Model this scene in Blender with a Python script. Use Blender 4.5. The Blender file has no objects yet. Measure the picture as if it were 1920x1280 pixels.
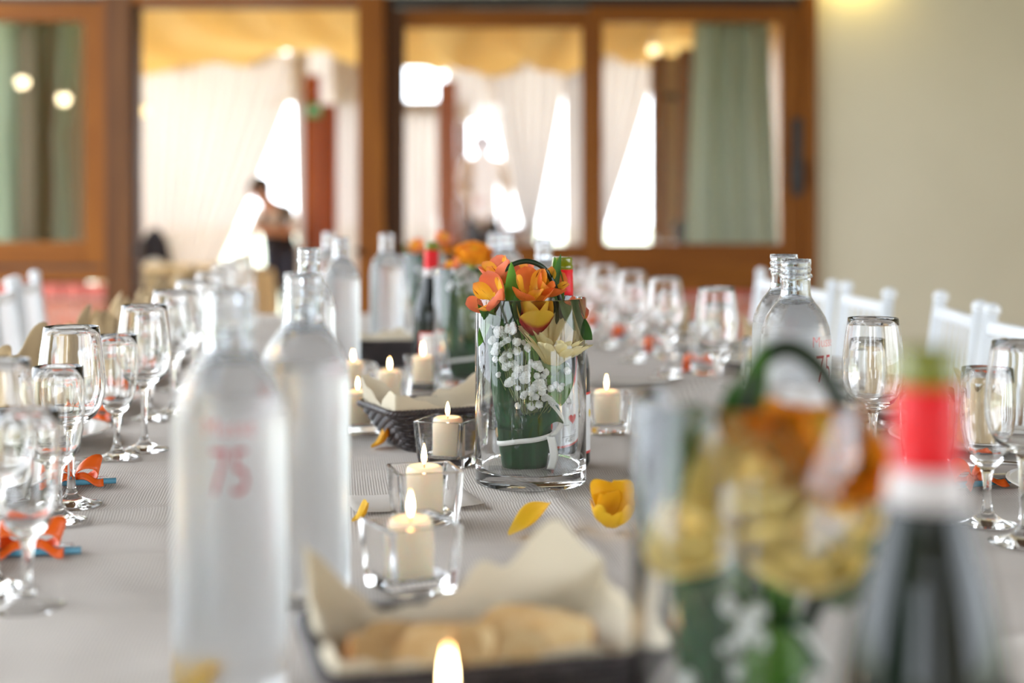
import bpy, bmesh, math, random
from mathutils import Vector, Matrix, Euler
random.seed(7)
PI = math.pi
sc = bpy.context.scene
COL = sc.collection
F = 2667.0            # focal length in pixels of the 1920 px wide photograph
T = 0.75              # height of the table top
EYE = 1.093           # height of the lens

# ------------------------------------------------------------------ camera
cam_d = bpy.data.cameras.new('camera'); cam = bpy.data.objects.new('camera', cam_d); COL.objects.link(cam)
cam.location = (0, 0, EYE); cam.rotation_euler = (PI / 2, 0, 0)
cam_d.lens = 50.0; cam_d.sensor_width = 36.0; cam_d.shift_y = -245 / 1920
cam_d.clip_start = 0.05; cam_d.clip_end = 300
cam_d.dof.use_dof = True; cam_d.dof.focus_distance = 1.73; cam_d.dof.aperture_fstop = 2.2; cam_d.dof.aperture_blades = 0
sc.camera = cam
# ------------------------------------------------------------------ sky, exposure
world = bpy.data.worlds.new('overcast_sky'); sc.world = world; world.use_nodes = True
bg = world.node_tree.nodes['Background']
bg.inputs['Color'].default_value = (0.86, 0.93, 1.0, 1); bg.inputs['Strength'].default_value = 4.0
sc.view_settings.view_transform = 'Standard'; sc.view_settings.look = 'None'
sc.view_settings.exposure = 1.15; sc.view_settings.gamma = 1.0; sc.view_settings.use_curve_mapping = False
cy = sc.cycles
cy.use_denoising = True; cy.max_bounces = 18; cy.transmission_bounces = 16; cy.transparent_max_bounces = 24
cy.diffuse_bounces = 5; cy.glossy_bounces = 8; cy.sample_clamp_indirect = 6.0; cy.blur_glossy = 0.6

def portal(name, loc, rot, sx, sy):            # marks an opening so that the sky's light is sampled through it
    l = bpy.data.lights.new(name, 'AREA'); l.shape = 'RECTANGLE'; l.size = sx; l.size_y = sy; l.cycles.is_portal = True
    o = bpy.data.objects.new(name, l); COL.objects.link(o); o.location = loc; o.rotation_euler = rot
portal('sky_portal', (-4.7, 1.5, 1.85), (0, -PI / 2, 0), 3.1, 11.0)
portal('sky_portal', (-4.0, 1.5, 3.68), (0, 0, 0), 1.3, 11.0)
portal('sky_portal', (4.7, -0.6, 1.45), (0, PI / 2, 0), 2.3, 6.0)
portal('sky_portal', (-0.35, -4.1, 1.45), (PI / 2, 0, 0), 0.4, 2.3)
portal('sky_portal', (-3.15, -4.1, 1.45), (PI / 2, 0, 0), 2.9, 2.3)
portal('sky_portal', (0, 14.4, 1.5), (-PI / 2, 0, 0), 12.0, 3.0)

# ------------------------------------------------------------------ mesh helpers
def me_new(name, v, f, smooth=True):
    me = bpy.data.meshes.new(name); me.from_pydata([tuple(p) for p in v], [], f); me.update()
    if smooth:
        me.polygons.foreach_set('use_smooth', [True] * len(me.polygons))
    return me
def ob(name, data, mat=None, parent=None, loc=(0, 0, 0), rot=(0, 0, 0), scale=(1, 1, 1)):
    o = bpy.data.objects.new(name, data); COL.objects.link(o)
    if parent is not None: o.parent = parent
    o.location = loc; o.rotation_euler = rot; o.scale = scale
    if mat is not None and data is not None:
        if not data.materials: data.materials.append(mat)
        elif data.materials[0] != mat: o.material_slots[0].link = 'OBJECT'; o.material_slots[0].material = mat
    return o
def setm(o, Mx):
    l, q, s = Mx.decompose(); o.location = l; o.rotation_euler = q.to_euler(); o.scale = s
def tag(o, label=None, cat=None, group=None, kind=None):
    if label: o['label'] = label
    if cat: o['category'] = cat
    if group: o['group'] = group
    if kind: o['kind'] = kind
    return o
def thing(name, label, cat, loc=(0, 0, 0), rz=0, group=None):
    o = ob(name, None, loc=loc, rot=(0, 0, rz)); o.empty_display_size = 0.05
    return tag(o, label, cat, group)
KIDS = {}
def copy_tree(o, parent=None):
    c = o.copy(); COL.objects.link(c); c.parent = parent
    for ch in o.children: copy_tree(ch, c)
    return c
class MB:
    def __init__(s): s.v = []; s.f = []
    def add(s, v, f, Mx=None):
        b = len(s.v)
        s.v += [tuple(Mx @ Vector(p)) if Mx is not None else tuple(p) for p in v]
        s.f += [tuple(b + i for i in q) for q in f]; return s
    def box(s, x0, x1, y0, y1, z0, z1, Mx=None, bv=0.0):
        if bv <= 0:
            v = [(x, y, z) for z in (z0, z1) for y in (y0, y1) for x in (x0, x1)]
            f = [(0, 2, 3, 1), (4, 5, 7, 6), (0, 1, 5, 4), (2, 6, 7, 3), (0, 4, 6, 2), (1, 3, 7, 5)]
            return s.add(v, f, Mx)
        bm = bmesh.new(); bmesh.ops.create_cube(bm, size=1)
        for q in bm.verts: q.co = Vector(((x0 + x1) / 2 + q.co.x * (x1 - x0), (y0 + y1) / 2 + q.co.y * (y1 - y0), (z0 + z1) / 2 + q.co.z * (z1 - z0)))
        bmesh.ops.bevel(bm, geom=bm.edges[:], offset=bv, segments=2, affect='EDGES', profile=0.5)
        bm.verts.index_update(); v = [q.co.copy() for q in bm.verts]; f = [tuple(q.index for q in p.verts) for p in bm.faces]; bm.free()
        return s.add(v, f, Mx)
    def lathe(s, prof, n=32, Mx=None, a0=0.0, a1=2 * PI, closed=False):
        full = abs(a1 - a0 - 2 * PI) < 1e-6; m = n if full else n + 1
        v = []; rows = []
        for r, z in prof:
            if r < 1e-7: rows.append([len(v)] * m); v.append((0, 0, z))
            else:
                rows.append(list(range(len(v), len(v) + m)))
                v += [(r * math.cos(a0 + (a1 - a0) * k / n), r * math.sin(a0 + (a1 - a0) * k / n), z) for k in range(m)]
        f = []; prs = list(zip(rows[:-1], rows[1:])) + ([(rows[-1], rows[0])] if closed else [])
        for A, B in prs:
            for k in range(n):
                k2 = (k + 1) % m
                q = [A[k], A[k2], B[k2], B[k]]; q = [x for i, x in enumerate(q) if x not in q[:i]]
                if len(q) > 2: f.append(tuple(q))
        return s.add(v, f, Mx)
    def tube(s, pts, r, n=6, Mx=None, closed=False, caps=True):
        pts = [Vector(p) for p in pts]; N = len(pts); rr = r if isinstance(r, (list, tuple)) else [r] * N
        v = []; up = Vector((0, 0, 1)); side = None
        for i, p in enumerate(pts):
            a = pts[(i - 1) % N] if (closed or i > 0) else p; b = pts[(i + 1) % N] if (closed or i < N - 1) else p
            t = (b - a).normalized()
            if side is None: side = t.cross(up if abs(t.z) < 0.9 else Vector((1, 0, 0))).normalized()
            side = (side - t * side.dot(t)); side = side.normalized() if side.length > 1e-6 else t.orthogonal().normalized()
            w = t.cross(side)
            v += [p + (side * math.cos(2 * PI * k / n) + w * math.sin(2 * PI * k / n)) * rr[i] for k in range(n)]
        f = []
        for i in range(N if closed else N - 1):
            j = (i + 1) % N
            f += [(i * n + k, i * n + (k + 1) % n, j * n + (k + 1) % n, j * n + k) for k in range(n)]
        if caps and not closed: f += [tuple(range(n))[::-1], tuple((N - 1) * n + k for k in range(n))]
        return s.add(v, f, Mx)
    def grid(s, fn, nu, nv, Mx=None):
        v = [fn(i / nu, j / nv) for j in range(nv + 1) for i in range(nu + 1)]
        f = [(j * (nu + 1) + i, j * (nu + 1) + i + 1, (j + 1) * (nu + 1) + i + 1, (j + 1) * (nu + 1) + i) for j in range(nv) for i in range(nu)]
        return s.add(v, f, Mx)
    def ball(s, c, r, n=8, m=6, sq=(1, 1, 1), Mx=None):
        pr = [(r * math.sin(PI * i / m) if 0 < i < m else 0, -r * math.cos(PI * i / m)) for i in range(m + 1)]
        b = MB().lathe(pr, n)
        return s.add([(p[0] * sq[0] + c[0], p[1] * sq[1] + c[1], p[2] * sq[2] + c[2]) for p in b.v], b.f, Mx)
    def mesh(s, name, smooth=True): return me_new(name, s.v, s.f, smooth)
    def build(s, name, mat, parent=None, smooth=True, **k): return ob(name, s.mesh(name, smooth), mat, parent, **k)
def sharp(me, ang=35):
    me.set_sharp_from_angle(angle=math.radians(ang)); return me
def auto(o, ang=35):            # flat where edges are sharp
    me = o.data
    try: me.set_sharp_from_angle(angle=math.radians(ang))
    except Exception: pass
    return o
def solid(o, th, off=0.0):
    m = o.modifiers.new('thickness', 'SOLIDIFY'); m.thickness = th; m.offset = off; return o
def subs(o, n=1):
    m = o.modifiers.new('smooth', 'SUBSURF'); m.levels = n; m.render_levels = n; return o
def R(d): return math.radians(d)
def gp(px, py, z=T):            # table point seen at a pixel of the photograph
    d = F * (EYE - z) / (py - 395); return ((px - 960) * d / F, d, z)
def at(px, d, z=T): return ((px - 960) * d / F, d, z)
TH = math.atan(0.125)           # the long table runs a little to the left
def tab(u, v, z=T): return (0.24 - 0.125 * v + u, v, z)
NTH = ['nearest', 'second', 'third', 'fourth', 'fifth', 'sixth', 'seventh', 'eighth', 'ninth', 'tenth']

# ------------------------------------------------------------------ materials
M = {}
def mat(name, col, rough=0.5, spec=0.5, metal=0.0, trans=0.0, ior=1.45, sss=0.0, noise=None, bump=None, coat=0.0, sheen=0.0):
    m = bpy.data.materials.new(name); m.use_nodes = True; nt = m.node_tree; p = nt.nodes['Principled BSDF']
    p.inputs['Base Color'].default_value = (*col, 1); p.inputs['Roughness'].default_value = rough
    p.inputs['Specular IOR Level'].default_value = spec; p.inputs['Metallic'].default_value = metal
    p.inputs['Transmission Weight'].default_value = trans; p.inputs['IOR'].default_value = ior
    p.inputs['Coat Weight'].default_value = coat; p.inputs['Sheen Weight'].default_value = sheen
    if sss: p.inputs['Subsurface Weight'].default_value = sss; p.inputs['Subsurface Radius'].default_value = (0.02, 0.012, 0.007); p.inputs['Subsurface Scale'].default_value = 0.6
    tc = nt.nodes.new('ShaderNodeTexCoord')
    if noise:                                       # (scale xyz, second colour, detail)
        s, c2 = noise[:2]
        mp = nt.nodes.new('ShaderNodeMapping'); mp.inputs['Scale'].default_value = s
        n = nt.nodes.new('ShaderNodeTexNoise'); n.inputs['Scale'].default_value = 1.0; n.inputs['Detail'].default_value = 4
        r = nt.nodes.new('ShaderNodeValToRGB'); r.color_ramp.elements[0].position = 0.35; r.color_ramp.elements[1].position = 0.68
        r.color_ramp.elements[0].color = (*col, 1); r.color_ramp.elements[1].color = (*c2, 1)
        nt.links.new(tc.outputs['Object'], mp.inputs[0]); nt.links.new(mp.outputs[0], n.inputs['Vector'])
        nt.links.new(n.outputs['Fac'], r.inputs[0]); nt.links.new(r.outputs[0], p.inputs['Base Color'])
    if bump:                                        # (scale xyz, strength, distance)
        mp = nt.nodes.new('ShaderNodeMapping'); mp.inputs['Scale'].default_value = bump[0]
        n = nt.nodes.new('ShaderNodeTexNoise'); n.inputs['Scale'].default_value = 1.0; n.inputs['Detail'].default_value = 3
        b = nt.nodes.new('ShaderNodeBump'); b.inputs['Strength'].default_value = bump[1]; b.inputs['Distance'].default_value = bump[2]
        nt.links.new(tc.outputs['Object'], mp.inputs[0]); nt.links.new(mp.outputs[0], n.inputs['Vector'])
        nt.links.new(n.outputs['Fac'], b.inputs['Height']); nt.links.new(b.outputs[0], p.inputs['Normal'])
    M[name] = m; return m
def ramp_mat(name, axis, stops, rough=0.5, trl=0.0, lo=0.0, hi=1.0, streak=None):   # colour that changes along a piece's own axis (petals, leaves)
    m = bpy.data.materials.new(name); m.use_nodes = True; nt = m.node_tree; p = nt.nodes['Principled BSDF']
    p.inputs['Roughness'].default_value = rough
    tc = nt.nodes.new('ShaderNodeTexCoord'); sx = nt.nodes.new('ShaderNodeSeparateXYZ'); nt.links.new(tc.outputs['Object'], sx.inputs[0])
    mr = nt.nodes.new('ShaderNodeMapRange'); mr.inputs['From Min'].default_value = lo; mr.inputs['From Max'].default_value = hi
    nt.links.new(sx.outputs[axis], mr.inputs['Value'])
    r = nt.nodes.new('ShaderNodeValToRGB'); e = r.color_ramp.elements
    e[0].position, e[0].color = stops[0][0], (*stops[0][1], 1); e[1].position, e[1].color = stops[-1][0], (*stops[-1][1], 1)
    for q, c in stops[1:-1]: x = e.new(q); x.color = (*c, 1)
    nt.links.new(mr.outputs[0], r.inputs[0]); out = r.outputs[0]
    if streak:                                      # (scale xyz, colour, threshold)
        mp = nt.nodes.new('ShaderNodeMapping'); mp.inputs['Scale'].default_value = streak[0]; nt.links.new(tc.outputs['Object'], mp.inputs[0])
        n = nt.nodes.new('ShaderNodeTexNoise'); n.inputs['Scale'].default_value = 1.0; n.inputs['Detail'].default_value = 2; nt.links.new(mp.outputs[0], n.inputs['Vector'])
        rr = nt.nodes.new('ShaderNodeValToRGB'); rr.color_ramp.elements[0].position = streak[2]; rr.color_ramp.elements[1].position = streak[2] + 0.06
        nt.links.new(n.outputs['Fac'], rr.inputs[0])
        mx = nt.nodes.new('ShaderNodeMixRGB'); mx.inputs[2].default_value = (*streak[1], 1)
        nt.links.new(rr.outputs[0], mx.inputs[0]); nt.links.new(out, mx.inputs[1]); out = mx.outputs[0]
    nt.links.new(out, p.inputs['Base Color'])
    if trl:
        t = nt.nodes.new('ShaderNodeBsdfTranslucent'); nt.links.new(out, t.inputs['Color'])
        ms = nt.nodes.new('ShaderNodeMixShader'); ms.inputs[0].default_value = trl
        nt.links.new(p.outputs[0], ms.inputs[1]); nt.links.new(t.outputs[0], ms.inputs[2]); nt.links.new(ms.outputs[0], nt.nodes['Material Output'].inputs['Surface'])
    M[name] = m; return m
def fabric(name, col, trl=0.5, clear=0.0, folds=None):          # cloth that lets light through
    m = bpy.data.materials.new(name); m.use_nodes = True; nt = m.node_tree; nt.nodes.remove(nt.nodes['Principled BSDF'])
    d = nt.nodes.new('ShaderNodeBsdfDiffuse'); t = nt.nodes.new('ShaderNodeBsdfTranslucent')
    d.inputs['Color'].default_value = (*col, 1); t.inputs['Color'].default_value = (*col, 1)
    ms = nt.nodes.new('ShaderNodeMixShader'); ms.inputs[0].default_value = trl
    nt.links.new(d.outputs[0], ms.inputs[1]); nt.links.new(t.outputs[0], ms.inputs[2]); out = ms.outputs[0]
    if clear:
        c = nt.nodes.new('ShaderNodeBsdfTransparent'); m2 = nt.nodes.new('ShaderNodeMixShader'); m2.inputs[0].default_value = clear
        nt.links.new(out, m2.inputs[1]); nt.links.new(c.outputs[0], m2.inputs[2]); out = m2.outputs[0]
    nt.links.new(out, nt.nodes['Material Output'].inputs['Surface']); M[name] = m; return m
def emit(name, col, s, axis=None, stops=None, lo=0, hi=1):
    m = bpy.data.materials.new(name); m.use_nodes = True; nt = m.node_tree; nt.nodes.remove(nt.nodes['Principled BSDF'])
    e = nt.nodes.new('ShaderNodeEmission'); e.inputs['Color'].default_value = (*col, 1); e.inputs['Strength'].default_value = s
    if stops:
        tc = nt.nodes.new('ShaderNodeTexCoord'); sx = nt.nodes.new('ShaderNodeSeparateXYZ'); mr = nt.nodes.new('ShaderNodeMapRange')
        mr.inputs['From Min'].default_value = lo; mr.inputs['From Max'].default_value = hi
        nt.links.new(tc.outputs['Object'], sx.inputs[0]); nt.links.new(sx.outputs[axis], mr.inputs['Value'])
        r = nt.nodes.new('ShaderNodeValToRGB'); el = r.color_ramp.elements
        el[0].position, el[0].color = stops[0][0], (*stops[0][1], 1); el[1].position, el[1].color = stops[-1][0], (*stops[-1][1], 1)
        for q, c in stops[1:-1]: x = el.new(q); x.color = (*c, 1)
        nt.links.new(mr.outputs[0], r.inputs[0]); nt.links.new(r.outputs[0], e.inputs['Color'])
    nt.links.new(e.outputs[0], nt.nodes['Material Output'].inputs['Surface']); M[name] = m; return m
def pane_mat(name, ior=1.5, tint=(1, 1, 1)):                      # thin window glass: clear, with the mirror image of the room on it
    m = bpy.data.materials.new(name); m.use_nodes = True; nt = m.node_tree; nt.nodes.remove(nt.nodes['Principled BSDF'])
    t = nt.nodes.new('ShaderNodeBsdfTransparent'); t.inputs['Color'].default_value = (*tint, 1)
    g = nt.nodes.new('ShaderNodeBsdfGlossy'); g.inputs['Roughness'].default_value = 0.0
    fr = nt.nodes.new('ShaderNodeFresnel'); fr.inputs['IOR'].default_value = ior
    ms = nt.nodes.new('ShaderNodeMixShader'); nt.links.new(fr.outputs[0], ms.inputs[0]); nt.links.new(t.outputs[0], ms.inputs[1]); nt.links.new(g.outputs[0], ms.inputs[2])
    nt.links.new(ms.outputs[0], nt.nodes['Material Output'].inputs['Surface']); M[name] = m; return m

mat('plaster', (0.72, 0.67, 0.52), 0.9, 0.2, noise=((1.3, 1.3, 1.3), (0.76, 0.71, 0.56)), bump=((60, 60, 60), 0.15, 0.004))
mat('plaster_white', (0.72, 0.70, 0.64), 0.9, 0.2)
mat('wood', (0.235, 0.078, 0.006), 0.5, 0.25, noise=((16, 16, 1.6), (0.165, 0.048, 0.003)), bump=((30, 30, 3), 0.15, 0.003))
mat('wood_across', (0.235, 0.078, 0.006), 0.5, 0.25, noise=((1.6, 16, 16), (0.165, 0.048, 0.003)), bump=((3, 30, 30), 0.15, 0.003))
mat('wood_dark', (0.13, 0.05, 0.012), 0.5, 0.3, noise=((14, 14, 1.5), (0.08, 0.028, 0.006)))  # dark wood; also stands in for shade on doorway jamb, stop and sash stile
mat('wood_red', (0.36, 0.085, 0.008), 0.4, 0.4, noise=((10, 10, 1.2), (0.26, 0.05, 0.004)))
mat('wood_tan', (0.62, 0.40, 0.16), 0.5, 0.3, noise=((10, 10, 1.2), (0.52, 0.30, 0.10)))
mat('wall_taupe', (0.30, 0.24, 0.18), 0.9, 0.2)
mat('hedge_green', (0.035, 0.075, 0.02), 0.8, 0.2, noise=((9, 9, 9), (0.07, 0.13, 0.035)))
mat('track', (0.012, 0.010, 0.010), 0.4, 0.4)
mat('gasket', (0.05, 0.035, 0.03), 0.6)
mat('black_iron', (0.010, 0.010, 0.011), 0.38, 0.5)
mat('brick', (0.50, 0.16, 0.10), 0.9, 0.2, noise=((18, 18, 18), (0.62, 0.26, 0.18)), bump=((80, 80, 80), 0.5, 0.004))
mat('brick_sill', (0.56, 0.16, 0.13), 0.8, 0.3, noise=((14, 14, 14), (0.48, 0.12, 0.09)), bump=((70, 70, 70), 0.4, 0.003))
mat('mortar', (0.66, 0.61, 0.54), 0.95, 0.1, noise=((20, 20, 20), (0.74, 0.70, 0.63)), bump=((90, 90, 90), 0.4, 0.003))
mat('tile_floor', (0.34, 0.19, 0.11), 0.5, 0.4, noise=((3, 3, 3), (0.27, 0.14, 0.08)))
mat('ceiling_paint', (0.10, 0.055, 0.022), 0.8, 0.2, noise=((2, 20, 20), (0.07, 0.035, 0.012)))
mat('gravel', (0.60, 0.60, 0.50), 0.95, 0.1, noise=((2, 2, 2), (0.48, 0.52, 0.36)))
mat('white_paint', (0.76, 0.79, 0.83), 0.35, 0.5)
mat('seat_cushion', (0.78, 0.76, 0.70), 0.85, 0.2)
mat('glass', (1, 1, 1), 0.0, 0.5, trans=1.0, ior=1.46)
mat('vase_glass', (0.985, 0.995, 1.0), 0.0, 0.5, trans=1.0, ior=1.47)
mat('wax', (0.90, 0.76, 0.56), 0.45, 0.4, sss=0.7)
mat('wick', (0.02, 0.015, 0.012), 0.9)
mat('bottle_dark', (0.004, 0.007, 0.007), 0.04, 0.4)
mat('bottle_green', (0.17, 0.18, 0.008), 0.08, 0.5, trans=0.12, ior=1.5)
mat('capsule_red', (0.66, 0.008, 0.014), 0.42, 0.3, bump=((140, 140, 40), 0.25, 0.002))
mat('capsule_white', (0.58, 0.54, 0.55), 0.4, 0.5)
mat('paper_label', (0.84, 0.84, 0.86), 0.7, 0.3)
mat('label_red', (0.68, 0.06, 0.05), 0.6, 0.3)
mat('ink', (0.06, 0.05, 0.06), 0.7)
mat('label_yellow', (0.85, 0.60, 0.02), 0.6)
mat('print_red', (0.42, 0.015, 0.030), 0.5)
mat('print_pink', (0.68, 0.22, 0.22), 0.5)
mat('wicker', (0.030, 0.024, 0.026), 0.30, 0.55, noise=((60, 60, 60), (0.065, 0.048, 0.05)))
mat('bread', (0.66, 0.40, 0.17), 0.85, 0.2, noise=((45, 45, 45), (0.82, 0.62, 0.34)), bump=((120, 120, 120), 0.8, 0.004))
mat('crust', (0.42, 0.17, 0.04), 0.7, 0.3, noise=((40, 40, 40), (0.56, 0.27, 0.08)))
fabric('lining', (0.80, 0.72, 0.58), 0.22)
mat('napkin', (0.46, 0.34, 0.20), 0.9, 0.1, sheen=0.2, bump=((500, 500, 500), 0.2, 0.001))
mat('porcelain', (0.80, 0.79, 0.77), 0.15, 0.5)
mat('steel', (0.62, 0.61, 0.60), 0.14, 0.5, metal=1.0)
mat('ribbon_orange', (0.86, 0.13, 0.012), 0.35, 0.5)
mat('ribbon_white', (0.84, 0.83, 0.80), 0.3, 0.5)
mat('favour_blue', (0.10, 0.33, 0.48), 0.25, 0.5)
mat('favour_film', (0.80, 0.86, 0.92), 0.12, 0.5, trans=0.6)
mat('card', (0.66, 0.61, 0.56), 0.8, 0.2)
mat('leaf_wrap', (0.008, 0.042, 0.014), 0.42, 0.22, noise=((90, 90, 5), (0.018, 0.080, 0.028)), bump=((220, 220, 6), 0.3, 0.002))
mat('stem', (0.16, 0.36, 0.06), 0.45, 0.4)
mat('stem_thin', (0.24, 0.30, 0.12), 0.6, 0.3)
mat('grass_dark', (0.012, 0.026, 0.012), 0.35, 0.5)
mat('gyp_white', (0.84, 0.85, 0.83), 0.8, 0.2, bump=((900, 900, 900), 0.8, 0.002))
mat('bud_cream', (0.90, 0.62, 0.20), 0.6, 0.2)
mat('hair_brown', (0.26, 0.11, 0.05), 0.6, 0.3)
mat('calyx', (0.16, 0.24, 0.09), 0.7, 0.2)
ramp_mat('leaf', 'Y', [(0, (0.10, 0.22, 0.03)), (0.5, (0.07, 0.20, 0.02)), (1, (0.12, 0.30, 0.04))], 0.35, 0.25, 0, 0.06)
ramp_mat('leaf_deep', 'Y', [(0, (0.04, 0.11, 0.02)), (1, (0.05, 0.15, 0.03))], 0.35, 0.2, 0, 0.06)
ramp_mat('petal_salmon', 'Y', [(0, (0.84, 0.50, 0.08)), (0.25, (0.84, 0.27, 0.09)), (0.75, (0.82, 0.20, 0.10)), (1, (0.84, 0.32, 0.22))], 0.45, 0.3, 0, 0.034)
ramp_mat('petal_orange', 'Y', [(0, (0.88, 0.48, 0.03)), (0.4, (0.86, 0.27, 0.03)), (1, (0.82, 0.17, 0.05))], 0.45, 0.3, 0, 0.032, streak=((900, 60, 60), (0.28, 0.02, 0.01), 0.66))
ramp_mat('petal_streaked', 'Y', [(0, (0.92, 0.66, 0.05)), (0.7, (0.92, 0.50, 0.04)), (1, (0.88, 0.26, 0.10))], 0.45, 0.3, 0, 0.032, streak=((700, 60, 60), (0.25, 0.02, 0.01), 0.62))
ramp_mat('petal_gerbera', 'Y', [(0, (0.80, 0.62, 0.18)), (0.4, (0.90, 0.76, 0.36)), (1, (0.92, 0.84, 0.52))], 0.5, 0.3, 0, 0.042)
ramp_mat('petal_tulip', 'Y', [(0, (0.45, 0.02, 0.03)), (0.42, (0.55, 0.04, 0.04)), (0.56, (0.90, 0.56, 0.05)), (1, (0.92, 0.60, 0.06))], 0.4, 0.3, 0, 0.040)
ramp_mat('petal_rose', 'Y', [(0, (0.90, 0.50, 0.02)), (0.6, (0.92, 0.42, 0.02)), (1, (0.84, 0.20, 0.02))], 0.5, 0.3, 0, 0.035)
ramp_mat('petal_cream', 'Y', [(0, (0.92, 0.62, 0.10)), (0.45, (0.95, 0.82, 0.38)), (0.9, (0.95, 0.80, 0.36)), (1, (0.86, 0.30, 0.18))], 0.6, 0.35, 0, 0.033)
ramp_mat('petal_yellow', 'Y', [(0, (0.90, 0.66, 0.12)), (0.25, (0.90, 0.58, 0.015)), (0.86, (0.92, 0.58, 0.03)), (0.95, (0.86, 0.30, 0.10)), (1, (0.70, 0.06, 0.12))], 0.5, 0.3, 0, 0.048)
ramp_mat('petal_amber', 'Y', [(0, (0.90, 0.55, 0.02)), (1, (0.85, 0.34, 0.01))], 0.5, 0.3, 0, 0.048)
fabric('curtain_sage', (0.50, 0.60, 0.51), 0.4)
fabric('sheer', (0.62, 0.545, 0.50), 0.33, 0.03)
fabric('tent_drape', (0.93, 0.74, 0.38), 0.45)
fabric('roof_canvas', (0.75, 0.66, 0.48), 0.18)
fabric('tent_cloth', (0.86, 0.74, 0.50), 0.25)
mat('skin', (0.62, 0.32, 0.22), 0.55, 0.4)
mat('shirt_white', (0.80, 0.76, 0.76), 0.85, 0.2)
mat('vest_black', (0.025, 0.024, 0.034), 0.8, 0.2)
mat('trousers_dark', (0.045, 0.048, 0.075), 0.85, 0.2)
mat('hair_dark', (0.018, 0.013, 0.012), 0.5, 0.4)
mat('sign_green', (0.03, 0.33, 0.12), 0.4)
mat('sign_white', (0.85, 0.90, 0.86), 0.4)
mat('lip', (0.45, 0.14, 0.12), 0.5)
emit('flame', (1, 0.6, 0.2), 22.0, 'Z', [(0, (0.30, 0.20, 0.30)), (0.16, (1.0, 0.42, 0.10)), (0.45, (1.0, 0.78, 0.40)), (0.75, (1.0, 0.72, 0.34)), (1, (1.0, 0.45, 0.12))], 0, 0.026)
emit('lamp_glow', (1.0, 0.82, 0.50), 34.0)
emit('lamp_warm', (1.0, 0.74, 0.38), 1.6)
emit('sconce_glow', (1.0, 0.76, 0.20), 90.0)
pane_mat('pane', 1.8)

# tablecloth: ribbed weave
def cloth_mat():
    m = mat('tablecloth', (0.58, 0.54, 0.49), 0.92, 0.15)
    nt = m.node_tree; p = nt.nodes['Principled BSDF']; tc = nt.nodes.new('ShaderNodeTexCoord')
    w = nt.nodes.new('ShaderNodeTexWave'); w.wave_type = 'BANDS'; w.bands_direction = 'X'; w.inputs['Scale'].default_value = 95; w.inputs['Distortion'].default_value = 0.5
    w2 = nt.nodes.new('ShaderNodeTexWave'); w2.wave_type = 'BANDS'; w2.bands_direction = 'Y'; w2.inputs['Scale'].default_value = 120; w2.inputs['Distortion'].default_value = 0.6
    for q in (w, w2): nt.links.new(tc.outputs['Object'], q.inputs['Vector'])
    ml = nt.nodes.new('ShaderNodeMath'); ml.operation = 'MULTIPLY_ADD'; ml.inputs[1].default_value = 0.45; nt.links.new(w2.outputs['Fac'], ml.inputs[0]); nt.links.new(w.outputs['Fac'], ml.inputs[2])
    b = nt.nodes.new('ShaderNodeBump'); b.inputs['Strength'].default_value = 0.35; b.inputs['Distance'].default_value = 0.0008
    nt.links.new(ml.outputs[0], b.inputs['Height']); nt.links.new(b.outputs[0], p.inputs['Normal'])
    r = nt.nodes.new('ShaderNodeValToRGB'); r.color_ramp.elements[0].color = (0.52, 0.47, 0.43, 1); r.color_ramp.elements[1].color = (0.71, 0.66, 0.615, 1)
    nt.links.new(w.outputs['Fac'], r.inputs[0]); nt.links.new(r.outputs[0], p.inputs['Base Color'])
cloth_mat()
# water bottles: condensation makes the body frosty, the neck stays clear
def bottle_mat():
    m = mat('bottle_water', (0.87, 0.91, 0.95), 0.0, 0.5, trans=1.0, ior=1.36)
    nt = m.node_tree; p = nt.nodes['Principled BSDF']; tc = nt.nodes.new('ShaderNodeTexCoord'); sx = nt.nodes.new('ShaderNodeSeparateXYZ'); nt.links.new(tc.outputs['Object'], sx.inputs[0])
    mr = nt.nodes.new('ShaderNodeMapRange'); mr.inputs['From Min'].default_value = 0.236; mr.inputs['From Max'].default_value = 0.19; mr.inputs['To Min'].default_value = 0.02; mr.inputs['To Max'].default_value = 0.36
    nt.links.new(sx.outputs['Z'], mr.inputs['Value'])
    n = nt.nodes.new('ShaderNodeTexVoronoi'); n.inputs['Scale'].default_value = 420; nt.links.new(tc.outputs['Object'], n.inputs['Vector'])
    b = nt.nodes.new('ShaderNodeBump'); b.inputs['Distance'].default_value = 0.0006; b.inputs['Strength'].default_value = 0.35; b.invert = True
    nt.links.new(n.outputs['Distance'], b.inputs['Height']); nt.links.new(mr.outputs[0], p.inputs['Roughness']); nt.links.new(mr.outputs[0], b.inputs['Strength'])
    nt.links.new(b.outputs[0], p.inputs['Normal'])
bottle_mat()

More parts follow.
